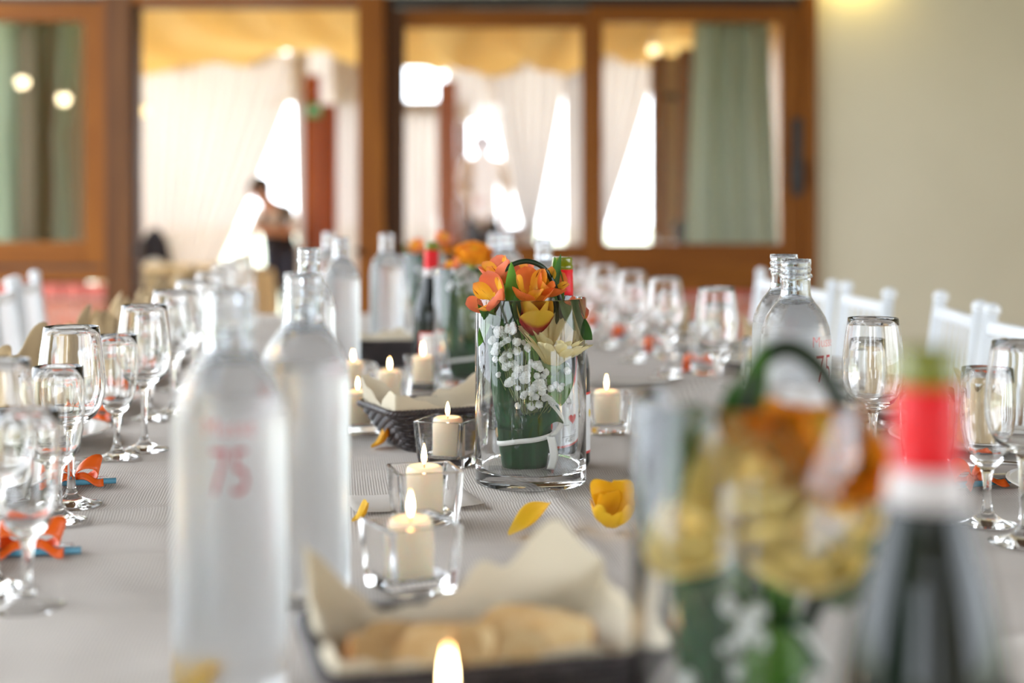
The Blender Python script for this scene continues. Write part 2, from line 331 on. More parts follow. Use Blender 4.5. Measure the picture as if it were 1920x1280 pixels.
# ================================================================== the room
WX = lambda px: (px - 960) * 0.003            # wall with the windows stands 8 m from the lens
WZ = lambda py: EYE + (395 - py) * 0.003
def struct(name, mb, m, parent=None, smooth=False):
    o = mb.build(name, M[m], parent, smooth)
    if parent is None: o['kind'] = 'structure'
    return o
struct('floor', MB().box(-4.75, 4.75, -4.2, 8.2, -0.1, 0), 'tile_floor')
struct('ceiling', MB().box(-3.35, 4.75, -4.2, 8.2, 3.6, 3.7), 'ceiling_paint')
for i, y in enumerate((-4.1, -2.3, -0.5, 1.3, 3.1, 5.0, 6.6, 8.1)): struct('trim_%d' % (i + 20), MB().box(-4.75, -3.35, y - 0.05, y + 0.05, 3.56, 3.70), 'wood_dark')
struct('wall_left', MB().box(-4.75, -4.6, -4.2, 8.2, 0, 0.3).box(-4.75, -4.6, -4.2, 8.2, 3.4, 3.6).box(-4.75, -4.6, 7.0, 8.2, 0.3, 3.4).box(-4.75, -4.6, -4.2, -4.0, 0.3, 3.4), 'plaster')
struct('wall_right', MB().box(4.6, 4.75, -4.2, 8.2, 0, 0.3).box(4.6, 4.75, -4.2, 8.2, 2.6, 3.6).box(4.6, 4.75, 2.4, 8.2, 0.3, 2.6).box(4.6, 4.75, -4.2, -3.6, 0.3, 2.6), 'plaster')
struct('wall_rear', MB().box(-4.6, 4.6, -4.2, -4.05, 0, 0.3).box(-4.6, 4.6, -4.2, -4.05, 2.6, 3.6).box(-1.7, -0.55, -4.2, -4.05, 0.3, 2.6).box(-0.15, 4.6, -4.2, -4.05, 0.3, 2.6), 'plaster')
for i, y in enumerate((-2.0, -0.2, 1.6, 3.4, 5.2)): struct('trim_%d' % (i + 1), MB().box(-4.73, -4.62, y - 0.05, y + 0.05, 0.3, 3.4), 'wood')
for i, y in enumerate((-1.6, 0.4)): struct('trim_%d' % (i + 6), MB().box(4.62, 4.73, y - 0.05, y + 0.05, 0.3, 2.6), 'wood')
for i, x in enumerate((-3.5,)): struct('trim_%d' % (i + 8), MB().box(x - 0.05, x + 0.05, -4.18, -4.07, 0.3, 2.6), 'wood')
# wall with the sliding windows
struct('wall_back', MB().box(WX(1527), 4.6, 8.0, 8.2, 0, 3.6).box(-4.6, WX(1527), 8.0, 8.2, WZ(-8), 3.6).box(-4.6, WX(-340), 8.0, 8.2, 0, WZ(-8)), 'plaster')
def brick_wall(name, x0, x1):
    w = struct(name, MB().box(x0, x1, 8.02, 8.2, 0, 0.67), 'mortar')
    cache = {}
    def piece(nm, xa, xb, za, zb, y0, m, jig):
        k = (round(xb - xa, 3), round(zb - za, 3), m)
        if k not in cache: cache[k] = MB().box(-(xb - xa) / 2, (xb - xa) / 2, 0, 0.09, 0, zb - za, bv=0.004).mesh(nm, False)
        ob(nm, cache[k], M[m], w, ((xa + xb) / 2, y0 + jig, za), (0, 0, random.uniform(-0.01, 0.01)))
    n = max(1, int((x1 - x0) / 0.125)); st = (x1 - x0) / n
    for i in range(n): piece('sill_brick', x0 + i * st + 0.006, x0 + (i + 1) * st - 0.006, 0.603, 0.684, 7.955, 'brick_sill', random.uniform(-0.004, 0.004))
    for r in range(8):
        z0 = 0.012 + r * 0.073; off = 0.0 if r % 2 else 0.12
        x = x0 - off
        while x < x1:
            a, b = max(x + 0.006, x0), min(x + 0.234, x1)
            if b - a > 0.05: piece('brick', a, b, z0, z0 + 0.058, 8.0, 'brick', random.uniform(-0.005, 0.004))
            x += 0.24
brick_wall('wall_below_window_1', WX(-340), WX(203))
brick_wall('wall_below_window_2', WX(735), WX(1527))

def bar(name, a, b, c, d, y0, y1, m, parent, bv=0.004):     # a board between pixel columns a..b and rows c..d of the wall plane
    return MB().box(WX(a), WX(b), y0, y1, WZ(d), WZ(c), bv=bv).build(name, M[m], parent, False)
def win(n):
    e = ob('window_%d' % n, None); e['kind'] = 'structure'; return e
def pane(px0, px1, py0, py1, y, parent):
    v = [(WX(px0), y, WZ(py1)), (WX(px1), y, WZ(py1)), (WX(px1), y, WZ(py0)), (WX(px0), y, WZ(py0))]
    return ob('pane', me_new('pane', v, [(0, 1, 2, 3)], False), M['pane'], parent)
w = win(1)
bar('frame_rail', -340, 203, 504, 527, 7.96, 8.1, 'wood_across', w); bar('frame_jamb', 193, 204, -8, 504, 7.97, 8.12, 'wood', w); bar('frame_jamb', -340, -322, -8, 504, 7.97, 8.12, 'wood', w)
bar('track', -322, 193, 495, 505, 8.0, 8.1, 'gasket', w); bar('track', -322, 193, -8, 4, 7.98, 8.1, 'track', w)
bar('stile', 158, 194, 4, 496, 7.985, 8.045, 'wood', w); bar('stile', -322, -288, 4, 496, 7.985, 8.045, 'wood', w)
bar('rail', -288, 158, 4, 40, 7.985, 8.045, 'wood_across', w); bar('rail', -288, 158, 453, 496, 7.985, 8.045, 'wood_across', w)
pane(-288, 158, 40, 453, 8.02, w)
w = win(2)
bar('track', 735, 1500, -8, 11, 7.99, 8.14, 'track', w); bar('frame_rail', 735, 1527, 515, 545, 7.95, 8.12, 'wood_across', w); bar('frame_rail', 735, 1105, 500, 516, 8.0, 8.14, 'wood_dark', w)
bar('stile', 735, 757, 14, 500, 8.07, 8.12, 'wood_dark', w); bar('stile', 1092, 1112, 14, 500, 8.07, 8.12, 'wood', w)  # left stile: its shade is put into the darker wood colour
bar('rail', 757, 1092, 14, 48, 8.07, 8.12, 'wood_across', w); bar('rail', 757, 1092, 459, 500, 8.07, 8.12, 'wood_across', w)
pane(757, 1092, 48, 459, 8.095, w)
w = win(3)
bar('frame_jamb', 1503, 1528, -8, 516, 7.95, 8.12, 'wood', w)
bar('stile', 1105, 1130, 11, 515, 7.985, 8.05, 'wood', w); bar('stile', 1465, 1503, 11, 515, 7.985, 8.05, 'wood', w)
bar('rail', 1130, 1465, 11, 42, 7.985, 8.05, 'wood_across', w); bar('rail', 1130, 1465, 457, 515, 7.985, 8.05, 'wood_across', w)
pane(1130, 1465, 42, 457, 8.02, w)
h = bar('handle', 1484, 1502, 222, 368, 7.955, 7.988, 'black_iron', w); bar('grip', 1480, 1500, 300, 352, 7.91, 7.957, 'black_iron', h)
# doorway with its posts
d1 = ob('door_1', None); d1['kind'] = 'structure'
bar('jamb', 203, 250, -8, 700, 7.94, 8.2, 'wood_dark', d1); bar('stop', 248, 255, 8, 700, 8.0, 8.1, 'wood_dark', d1)  # this jamb's shadow is painted in as darker wood
bar('jamb', 672, 722, -8, 700, 7.95, 8.2, 'wood', d1); bar('stop', 722, 737, -8, 700, 8.03, 8.2, 'wood_dark', d1)  # stop: the dark of the recess is painted into its colour
bar('lintel', 250, 672, -8, 9, 7.95, 8.2, 'wood_across', d1)
lv = MB().tube([(WX(250), 7.96, WZ(468)), (WX(256), 7.90, WZ(468)), (WX(281), 7.90, WZ(466))], [0.012, 0.012, 0.010], 8).build('lever', M['black_iron'], d1)
MB().tube([(WX(674), 7.955, WZ(470)), (WX(674), 7.92, WZ(470))], 0.02, 10).build('latch_knob', M['black_iron'], d1)

# wall lamp just under the ceiling, over the plaster wall
t = thing('wall_lamp', 'small wall lamp with warm glow high on the plain plaster wall', 'lamp', (1.92, 7.99, 2.52))
MB().box(-0.05, 0.05, -0.02, 0, -0.05, 0.1, bv=0.004).build('back_plate', M['black_iron'], t, False)
MB().tube([(0, -0.02, 0.03), (0, -0.10, 0.03), (0, -0.10, 0.0)], 0.008).build('arm', M['black_iron'], t)
MB().lathe([(0.03, 0.0), (0.062, -0.03), (0.066, -0.06), (0.06, -0.062), (0.056, -0.032), (0.028, -0.004)], 20).build('shade', M['black_iron'], t, loc=(0, -0.10, 0))
MB().ball((0, -0.10, -0.045), 0.03, 12, 8).build('bulb', M['sconce_glow'], t)
# two pendant lamps beside the table: the window mirrors them
for lab, p in (('globe pendant lamp mirrored in the pane before the sage curtain, higher one', (-3.80, 5.0, 2.10)), ('globe pendant lamp mirrored in the pane before the sage curtain, lower one', (-3.48, 5.0, 1.97))):
    t = thing('pendant_lamp', lab, 'lamp', p, group='pendant lamps')
    MB().tube([(0, 0, 0.05), (0, 0, 3.56 - p[2])], 0.006).build('cord', M['black_iron'], t)
    MB().lathe([(0.02, 0.07), (0.03, 0.05), (0.045, 0.03), (0.047, 0.02)], 16).build('cap', M['black_iron'], t)
    MB().ball((0, 0, -0.01), 0.045, 16, 10).build('globe', M['lamp_glow'], t)

# ================================================================== marquee behind the windows
tf = struct('floor_marquee', MB().box(-7.4, 7.4, 8.2, 13.6, -0.12, -0.005), 'wood_tan')
struct('roof_marquee', MB().box(-7.4, 7.4, 8.2, 13.8, 3.05, 3.12), 'roof_canvas')
struct('ground_outside', MB().box(-90, 90, -60, 120, -0.4, -0.2), 'gravel')
struct('wall_marquee_right', MB().box(1.95, 2.05, 8.2, 12.0, 0, 3.05), 'wood_tan'); struct('wall_marquee_left', MB().box(-2.85, -2.75, 8.2, 9.22, 0, 3.05), 'wall_taupe')
def added_hedge_fn(u, v):                       # shrubs added outside, out of view, to darken what the window mirrors
    a = PI * u; y = -8.2 + 8.0 * v; e = min(1.0, min(v, 1 - v) * 9) ** 0.5
    r = 1.0 + 0.10 * mno0.noise(Vector((2 * math.cos(a), 2 * math.sin(a), y * 1.3))) + 0.06 * mno0.noise(Vector((7 * math.cos(a), 7 * math.sin(a), y * 4.5)))
    return (-6.9 - 0.8 * r * e * math.copysign(abs(math.cos(a)) ** 0.6, math.cos(a)), y, -0.2 + 4.3 * r * e * abs(math.sin(a)) ** 0.5)
from mathutils import noise as mno0
o = MB().grid(added_hedge_fn, 60, 160).build('hedge', M['hedge_green'], None, False); tag(o, 'tall dark green hedge growing outside the open side of the room', 'hedge')
def drape(u, v):
    x = -3.7 + 6.4 * u; y = 8.3 + 4.1 * v
    ph = (x + 1.75) / 3.5; k = ph - math.floor(ph)
    sag = math.sin(PI * k) ** 0.8
    z = 2.66 - 0.30 * sag * (0.30 + 0.70 * math.sin(PI * min(1, v * 1.02))) - 0.20 * v
    z += 0.075 * math.sin(11 * PI * k + 4.0 * math.sin(PI * v)) * (0.35 + sag)
    z += 0.016 * math.sin(23 * v + 3 * math.cos(2 * PI * k))
    return (x, y, z)
o = MB().grid(drape, 120, 70).build('ceiling_drape', M['tent_drape']); tag(o, 'cream yellow swagged fabric hung under the marquee roof', 'drape')
DX = lambda px, d: (px - 960) * d / F
DZ = lambda py, d: EYE + (395 - py) * d / F
def sheer(label, a, b, ytop, tx, tw, yt, d, amp=0.05, floor_w=None, name='sheer_curtain', m='sheer', group='sheer curtains in the marquee', waves=9, zb=0.02):
    x0, x1, zt = DX(a, d), DX(b, d), DZ(ytop, d); cx, hw, zk = DX(tx, d), tw / 2, DZ(yt, d)
    fw = floor_w or tw * 1.6
    def fn(u, v):
        z = zt + (zb - zt) * v
        if z > zk:
            k = (zt - z) / (zt - zk); s = k ** 1.15
            l = x0 + (cx - hw - x0) * s; r = x1 + (cx + hw - x1) * s
        else:
            k = (zk - z) / max(0.01, zk - zb); l = cx - hw + (-(fw - tw) / 2) * k; r = cx + hw + ((fw - tw) / 2) * k
        x = l + (r - l) * u
        y = d + amp * math.sin(2 * PI * waves * u + 0.8 * math.sin(3 * v)) + 0.4 * amp * math.sin(2 * PI * waves * 2.3 * u + 2 * v)
        return (x, y, z)
    o = MB().grid(fn, waves * 10, 36).build(name, M[m]); return tag(o, label, 'curtain', group)
sheer('wide cream sheer curtain seen through the open doorway, swept to a tie', 205, 570, 100, 332, 0.74, 492, 12.2, waves=13)
sheer('narrow gathered cream curtain beside the red-brown post', 548, 578, 100, 565, 0.08, 470, 11.75, waves=3, amp=0.03)
sheer('pale sheer strip between red post and doorway jamb', 620, 712, 100, 664, 0.34, 500, 12.4, waves=6)
sheer('short cream valance between swept curtain and red post', 540, 720, 92, 630, 0.82, 180, 12.7, waves=9, zb=DZ(196, 12.7))
sheer('cream sheer curtain tapering to a tie behind the middle window', 900, 1068, 100, 993, 0.12, 440, 12.2, waves=7)
sheer('straight cream sheer at the middle window edge beside the sliding sash', 1056, 1108, 100, 1086, 0.24, 460, 12.0, waves=4)
sheer('cream sheer swept sideways at the upper corner of the sliding window', 1096, 1238, 95, 1122, 0.14, 430, 12.2, waves=7)
sheer('short cream valance above the bright gap behind middle window', 835, 925, 95, 880, 0.40, 205, 12.5, waves=5, zb=DZ(228, 12.5))
sheer('pale sheer behind the brown post in the middle window', 738, 826, 190, 782, 0.34, 460, 12.66, waves=5)
# sage curtains hung right behind the windows
def sage(label, pts, y, waves):
    rows = [(DZ(p[0], y), DX(p[1], y), DX(p[2], y)) for p in pts]
    def fn(u, v):
        q = v * (len(rows) - 1); i = min(int(q), len(rows) - 2); k = q - i
        z, l, r = (rows[i][j] + (rows[i + 1][j] - rows[i][j]) * k for j in range(3))
        return (l + (r - l) * u, y + 0.09 * math.sin(2 * PI * waves * u + 0.5 * math.sin(4 * v)) + 0.03 * math.sin(2 * PI * waves * 2.7 * u + 2.2 * v), z)
    o = MB().grid(fn, waves * 16, 30).build('sage_curtain', M['curtain_sage']); tag(o, label, 'curtain', 'sage curtains')
sage('sage green curtain in soft folds behind the sliding window with handle', [(-30, 1306, 1440), (150, 1298, 1446), (300, 1292, 1455), (480, 1288, 1460), (760, 1284, 1464)], 8.42, 4)
sage('sage green curtain behind the pane that mirrors the lamps', [(-30, -120, 150), (150, -110, 138), (260, -100, 124), (480, -100, 138), (760, -100, 146)], 8.42, 5)
# posts and beams
def post(label, a, b, c, d, dist, m, depth=0.14):
    t = thing('wooden_post', label, 'post', (DX((a + b) / 2, dist), dist, 0), group='marquee posts')
    hw = (b - a) / 2 * dist / F; zt = DZ(c, dist)
    MB().box(-hw, hw, 0, depth, 0, zt, bv=0.006).build('shaft', M[m], t, False)
    MB().box(-hw - 0.02, hw + 0.02, -0.02, depth + 0.02, -0.004, 0.16, bv=0.006).build('plinth', M['wood_dark'], t, False)
post('tall dark red-brown post seen through the open doorway', 569, 599, 140, 480, 11.2, 'wood_red')
post('orange-brown door post beside the taller red post', 599, 630, 195, 480, 11.44, 'wood_red')
post('dark brown post seen behind the middle window', 820, 856, 150, 450, 11.6, 'wood_red')
post('slim brown post left of the tan board behind sliding window', 1222, 1246, 96, 455, 10.2, 'wood')
post('slim brown post at the sage curtain edge', 1274, 1300, 90, 455, 10.2, 'wood')
t = thing('wall_board', 'tan board panel set between two slim posts behind sliding window', 'panel', (DX(1260, 10.28), 10.28, 0))
MB().box(-0.058, 0.058, 0, 0.03, 0.05, DZ(104, 10.28), bv=0.003).build('board', M['wood_tan'], t, False)
MB().box(-0.058, 0.058, -0.02, 0.03, DZ(186, 10.28), DZ(176, 10.28), bv=0.003).build('crosspiece', M['wood_dark'], t, False)
t = thing('roof_beam', 'dark brown marquee beam crossing behind the middle window', 'beam', (DX(830, 12.7), 12.7, 0))
MB().box(-0.65, 0.24, 0, 0.12, DZ(212, 12.7), DZ(188, 12.7), bv=0.005).build('beam', M['wood'], t, False)
for x in (-0.6, 0.18): MB().box(x - 0.05, x + 0.05, 0.02, 0.10, 0, DZ(212, 12.7), bv=0.004).build('prop', M['wood'], t, False)
# exit sign on the post
t = thing('exit_sign', 'small green emergency exit sign fixed to the red post', 'sign', (DX(588, 11.15), 11.14, DZ(207, 11.15)))
MB().box(-0.055, 0.055, 0, 0.05, -0.05, 0.05, bv=0.004).build('box', M['sign_green'], t, False)
MB().box(-0.03, 0.012, -0.003, 0, -0.008, 0.008).add([(0.008, -0.003, -0.025), (0.036, -0.003, 0), (0.008, -0.003, 0.025)], [(0, 1, 2)]).build('arrow', M['sign_white'], t, False)
# sideboard behind the middle window
t = thing('sideboard', 'long dark wooden sideboard low behind the middle window', 'sideboard', (DX(915, 12.9), 12.9, 0))
MB().box(-0.45, 0.45, 0, 0.4, 0.9, 0.95, bv=0.005).build('top', M['wood_dark'], t, False)
MB().box(-0.42, 0.42, 0.02, 0.38, -0.005, 0.9, bv=0.004).build('carcass', M['wood_red'], t, False)
for x in (-0.21, 0.21):
    q = MB().box(x - 0.19, x + 0.19, 0.0, 0.02, 0.14, 0.86, bv=0.004).build('door', M['wood_dark'], t, False); MB().ball((x, -0.012, 0.5), 0.014).build('knob', M['steel'], q)
# round table of the marquee
t = thing('round_table', 'round table under a pale yellow cloth beyond the doorway', 'table', (DX(350, 9.95), 9.95, 0))
def rcl(u, v):
    a = 2 * PI * u
    if v < 0.4: r = 0.6 * v / 0.4; return (r * math.cos(a), r * math.sin(a), 0.70)
    k = (v - 0.4) / 0.6; r = 0.6 + 0.03 * math.sin(14 * a) * k + 0.05 * k
    return (r * math.cos(a), r * math.sin(a), 0.70 - 0.66 * k)
MB().grid(rcl, 112, 14).build('cloth', M['tent_cloth'], t); MB().lathe([(0, 0.0), (0.3, 0.0), (0.3, 0.03), (0.05, 0.06), (0.05, 0.66), (0.58, 0.67), (0.58, 0.69), (0, 0.69)], 24).build('pedestal', M['wood_dark'], t)
# marquee lamps
for lab, p in (('round marquee lamp glowing before the wide sheer curtain', (DX(270, 11.6), 11.6, DZ(207, 11.6))), ('round marquee lamp glowing near the drape behind sliding window', (DX(1226, 9.6), 9.6, DZ(93, 9.6)))):
    t = thing('marquee_lamp', lab, 'lamp', p, group='marquee lamps')
    MB().tube([(0, 0, 0.04), (0, 0, 0.45)], 0.005).build('cord', M['white_paint'], t); MB().lathe([(0.012, 0.06), (0.03, 0.04), (0.036, 0.025)], 14).build('cap', M['white_paint'], t)
    MB().ball((0, 0, 0), 0.04, 14, 10).build('globe', M['lamp_warm'], t)

# ================================================================== the long table
from mathutils import noise as mno
tb = thing('banquet_table', 'long banquet table hidden under the beige ribbed cloth', 'table', (0.20, 0, 0), TH)
MB().box(-0.82, 0.82, -0.85, 4.75, T - 0.045, T - 0.012, bv=0.003).build('table_top', M['wood_tan'], tb, False)
for b in (-0.7, 0.6, 2.0, 3.4, 4.6):
    for a in (-0.42, 0.42): MB().box(a - 0.03, a + 0.03, b - 0.03, b + 0.03, 0, T - 0.045, bv=0.004).build('leg', M['wood_dark'], tb, False)
CROSS = [(0.985, 0.002), (1.14, 0.0022), (1.27, 0.0014), (1.47, 0.0018), (1.66, 0.0026), (1.90, 0.0028), (2.33, 0.0024), (2.62, 0.0020), (3.1, 0.003), (3.8, 0.003)]
def cloth(u, v):
    a0 = -1.0 + 2.0 * u; b0 = -0.9 + 5.72 * v
    a = max(-0.84, min(0.84, a0)); drop = abs(a0) - abs(a)
    z = 0.0
    w = mno.noise(Vector((a0 * 2.2, b0 * 5.0, 0.3)))
    for c, hgt in CROSS:
        q = (b0 - c - 0.02 * w - 0.03 * math.sin(a0 * 2.1 + c * 5)) / 0.0075
        if abs(q) < 6: z += 2.0 * hgt * math.exp(-q * q / (3.0 if q < 0 else 0.9)) * (0.55 + 0.6 * mno.noise(Vector((a0 * 3 + c * 9, c, 1.7))))
    q = (a0 - 0.060 - 0.010 * math.sin(b0 * 9)) / 0.0065
    if abs(q) < 6 and b0 < 2.2: z += 0.0060 * math.exp(-q * q / (0.8 if q > 0 else 4.0)) * max(0.0, min(1.0, (2.2 - b0) * 1.6))
    z += 0.0034 * mno.noise(Vector((a0 * 5.5, b0 * 11, 4.1))) + 0.0022 * mno.noise(Vector((a0 * 14 + b0 * 5, b0 * 18, 7.7)))
    if a0 < -0.2: z += 0.0036 * min(1.0, (-0.2 - a0) * 5) * mno.noise(Vector((a0 * 9 + b0 * 7, b0 * 16 - a0 * 8, 2.2)))
    x = a
    if drop > 0:
        k = min(1.0, drop / 0.04); x += math.copysign(0.02 * k + 0.03 * drop * math.sin(b0 * 17 + a0), a0); z = z * (1 - k) - drop
    return (x, b0, z)
tc_o = MB().grid(cloth, 190, 560).build('tablecloth', M['tablecloth'], loc=(0.20, 0, T - 0.001), rot=(0, 0, TH)); tag(tc_o, 'beige ribbed tablecloth with fold creases spread over the long table', 'tablecloth')

# ------------------------------------------------------------------ white chairs
def make_chair():
    t = thing('banquet_chair', '', 'chair'); W = 0.165
    for sx in (-1, 1):
        p = [(sx * W, 0.02, 0), (sx * W, -0.01, 0.45), (sx * W, 0.0, 0.62), (sx * W, 0.035, 0.895)]
        MB().tube(p, [0.014, 0.016, 0.016, 0.014], 10).build('back_post', M['white_paint'], t)
        MB().ball((sx * W, 0.037, 0.905), 0.017, 10, 8, (1, 1, 0.85)).build('finial', M['white_paint'], t)
        MB().tube([(sx * (W + 0.015), -0.38, 0), (sx * (W + 0.012), -0.37, 0.43)], [0.013, 0.016], 10).build('front_leg', M['white_paint'], t)
        MB().tube([(sx * W, 0.01, 0.2), (sx * (W + 0.013), -0.375, 0.2)], 0.009, 8).build('side_stretcher', M['white_paint'], t)
    for z, y in ((0.872, 0.032), (0.700, 0.010), (0.555, -0.005)):
        MB().box(-W, W, y - 0.009, y + 0.009, z - 0.013, z + 0.013, bv=0.004).build('back_rail', M['white_paint'], t, False)
    me = MB().box(-0.0055, 0.0055, -0.0028, 0.0028, 0, 0.163, bv=0.001).mesh('slat', False)
    for k in range(6): ob('slat', me, M['white_paint'], t, (-0.1175 + 0.047 * k, 0.012, 0.703), (-0.12, 0, 0))
    for z in (0.18, 0.26): MB().tube([(-W - 0.013, -0.376, z), (W + 0.013, -0.376, z)], 0.009, 8).build('front_stretcher', M['white_paint'], t)
    MB().tube([(-W, 0.01, 0.24), (W, 0.01, 0.24)], 0.009, 8).build('back_stretcher', M['white_paint'], t)
    MB().box(-0.19, 0.19, -0.40, 0.0, 0.42, 0.45, bv=0.01).build('seat', M['white_paint'], t, False)
    MB().box(-0.18, 0.18, -0.39, -0.02, 0.45, 0.485, bv=0.016).build('cushion', M['seat_cushion'], t)
    return t
chair = make_chair(); first = [True]
def put(proto, flag, loc, rz, label, group):
    o = proto if flag[0] else copy_tree(proto)
    flag[0] = False; o.location = loc; o.rotation_euler = (0, 0, rz); o['label'] = label; o['group'] = group; return o
for i, (px, d, tw) in enumerate(((1896, 2.52, -2), (1765, 2.95, -11), (1597, 3.38, -4), (1500, 3.78, -2), (1436, 4.18, 0))):
    put(chair, first, at(px, d, 0), -PI / 2 + TH + R(tw), ['white slatted chair cut off by the picture edge, plaster wall side', 'white slatted chair standing askew right of the tall bottle cap, plaster wall side', 'white slatted chair behind the large wine glass, plaster wall side', 'white slatted chair half hidden behind the water bottle pair', 'farthest white slatted chair on the plaster wall side'][i], 'white chairs on the plaster wall side')
for i, (px, d, tw) in enumerate(((-48, 3.19, 0), (30, 3.58, 4), (74, 4.0, 3))):
    put(chair, first, at(px, d, 0), PI / 2 + TH + R(tw), ['nearest white slatted chair on the brick wall side, cut off by the picture edge', 'middle white slatted chair on the brick wall side', 'farthest white slatted chair on the brick wall side'][i], 'white chairs on the brick wall side')

# ------------------------------------------------------------------ glasses
def wineglass(name, H, foot, stem_top, bowl, n=40):      # bowl: (radius, height) of the outside; the wall is thin
    th = 0.0013
    out = [(0, 0), (foot, 0), (foot + 0.0006, 0.0010), (foot - 0.001, 0.0022), (foot * 0.55, 0.0052), (0.0085, 0.011), (0.0052, 0.020), (0.0042, 0.034), (0.0043, stem_top - 0.016), (0.0058, stem_top - 0.006), (0.0080, stem_top)]
    out += bowl
    inn = [(max(0.0004, r - th), z) for r, z in bowl][::-1]
    inn[0] = (bowl[-1][0] - th, H - 0.0001)
    zb = stem_top + 0.004
    inn = [p for p in inn if p[1] > zb + 0.003] + [(0.006, zb + 0.0012), (0, zb)]
    mid = [(bowl[-1][0] - th / 2, H + 0.0006)]
    return MB().lathe(out + mid + inn, n).mesh(name)
gob = wineglass('goblet', 0.207, 0.0345, 0.092, [(0.017, 0.0955), (0.027, 0.103), (0.0345, 0.115), (0.0382, 0.130), (0.0387, 0.143), (0.0375, 0.160), (0.0352, 0.180), (0.0325, 0.198), (0.0314, 0.207)])
smallg = wineglass('small_glass', 0.170, 0.0305, 0.061, [(0.0125, 0.064), (0.0185, 0.072), (0.0235, 0.085), (0.0270, 0.102), (0.0288, 0.120), (0.0288, 0.138), (0.0280, 0.155), (0.0270, 0.170)])
tum = MB().lathe([(0, 0), (0.024, 0), (0.0262, 0.002), (0.0285, 0.012), (0.0325, 0.040), (0.0345, 0.070), (0.0345, 0.095), (0.0335, 0.112), (0.0328, 0.1128), (0.0321, 0.112), (0.0330, 0.095), (0.0330, 0.070), (0.0310, 0.040), (0.0268, 0.016), (0.022, 0.0115), (0, 0.0105)], 40).mesh('tumbler')
sharp(gob, 50); sharp(smallg, 50); sharp(tum, 50)
plate_me = MB().lathe([(0, 0.004), (0.06, 0.004), (0.07, 0.002), (0.078, 0.004), (0.12, 0.014), (0.126, 0.017), (0.1265, 0.0185), (0.12, 0.0175), (0.08, 0.0085), (0.06, 0.0075), (0, 0.0075)], 48).mesh('plate')
def napkin_fn(u, v):
    a = (u - 0.5) * R(300); r = 0.045 * (1 - 0.35 * v) + 0.006 * math.sin(5 * a + 1) * v + 0.016 * max(0, v - 0.75) * 4 * (0.5 + 0.5 * math.cos(2 * a))
    top = 0.105 + 0.045 * math.cos(a / 2) ** 2 + 0.018 * math.cos(3 * a)
    return (r * math.sin(a), -r * math.cos(a) * 0.72, 0.001 + top * v)
nap_me = MB().grid(napkin_fn, 40, 14).mesh('napkin')
def cutlery(kind):
    mb = MB()
    if kind == 'knife':
        mb.box(-0.0045, 0.0045, -0.10, 0.0, 0.0008, 0.0055, bv=0.0015); mb.grid(lambda u, v: ((u - 0.5) * 0.018 * (1 - v ** 4), 0.0 + 0.11 * v, 0.003 + 0.0004 * math.sin(PI * u)), 4, 10)
    else:
        mb.tube([(0, -0.10, 0.004), (0, -0.03, 0.003), (0, 0.03, 0.007), (0, 0.045, 0.006)], [0.0045, 0.0028, 0.0028, 0.005], 8)
        mb.box(-0.011, 0.011, 0.043, 0.062, 0.0035, 0.006, bv=0.001)
        for k in range(4): mb.tube([(-0.0093 + 0.0062 * k, 0.06, 0.005), (-0.0093 + 0.0062 * k, 0.10, 0.006)], [0.0014, 0.0009], 5)
    return mb.mesh(kind)
knife_me, fork_me = cutlery('knife'), cutlery('fork')
def loop_fn(sx):
    def fn(u, v):
        a = 2 * PI * v; r = 0.5 - 0.5 * math.cos(a); w = (u - 0.5) * (0.010 + 0.016 * r)
        return (sx * (0.002 + 0.030 * r) + 0.25 * w, 0.55 * w - 0.004 * math.sin(a), 0.012 + 0.011 * math.sin(a) + 0.008 * r + 0.75 * w)
    return fn
bow_me = [MB().grid(loop_fn(s), 4, 18).mesh('loop') for s in (-1, 1)]
tail_me = [MB().grid(lambda u, v, s=s: (s * (0.004 + 0.030 * v), -0.006 - 0.020 * v + (u - 0.5) * 0.008, 0.010 - 0.004 * v + 0.003 * math.sin(6 * v) + (u - 0.5) * 0.008), 3, 8).mesh('ribbon_tail') for s in (-1, 1)]
knot_me = MB().ball((0, 0, 0.009), 0.006, 10, 8, (1, 0.9, 0.8)).mesh('knot')
pack_me = MB().box(-0.042, 0.042, -0.014, 0.014, 0.0008, 0.0062, bv=0.0022).mesh('packet')
stick_me = MB().tube([(-0.034, 0.003, 0.0045), (0.050, -0.002, 0.0045)], 0.0036, 8).mesh('stick')
solid_cache = set()
def favour(loc, rz, lab, grp):
    t = thing('party_favour', lab, 'favour', loc, rz, grp)
    ob('packet', pack_me, M['favour_film'], t); ob('stick', stick_me, M['favour_blue'], t, (0, -0.014, 0))
    b = ob('knot', knot_me, M['ribbon_orange'], t)
    for q in bow_me: solid(ob('loop', q, M['ribbon_orange'], b), 0.0004)
    for q in tail_me: solid(ob('ribbon_tail', q, M['ribbon_orange'], b), 0.0004)
def single(name, me, m, loc, rz, lab, cat, grp): return tag(ob(name, me, M[m], None, loc, (0, 0, rz)), lab, cat, grp)
LV = [1.25, 1.60, 1.97, 2.34, 2.71, 3.08, 3.45, 3.82, 4.19]
RV = [1.43, 1.787, 2.15, 2.51, 2.90, 3.24, 3.58, 3.95]
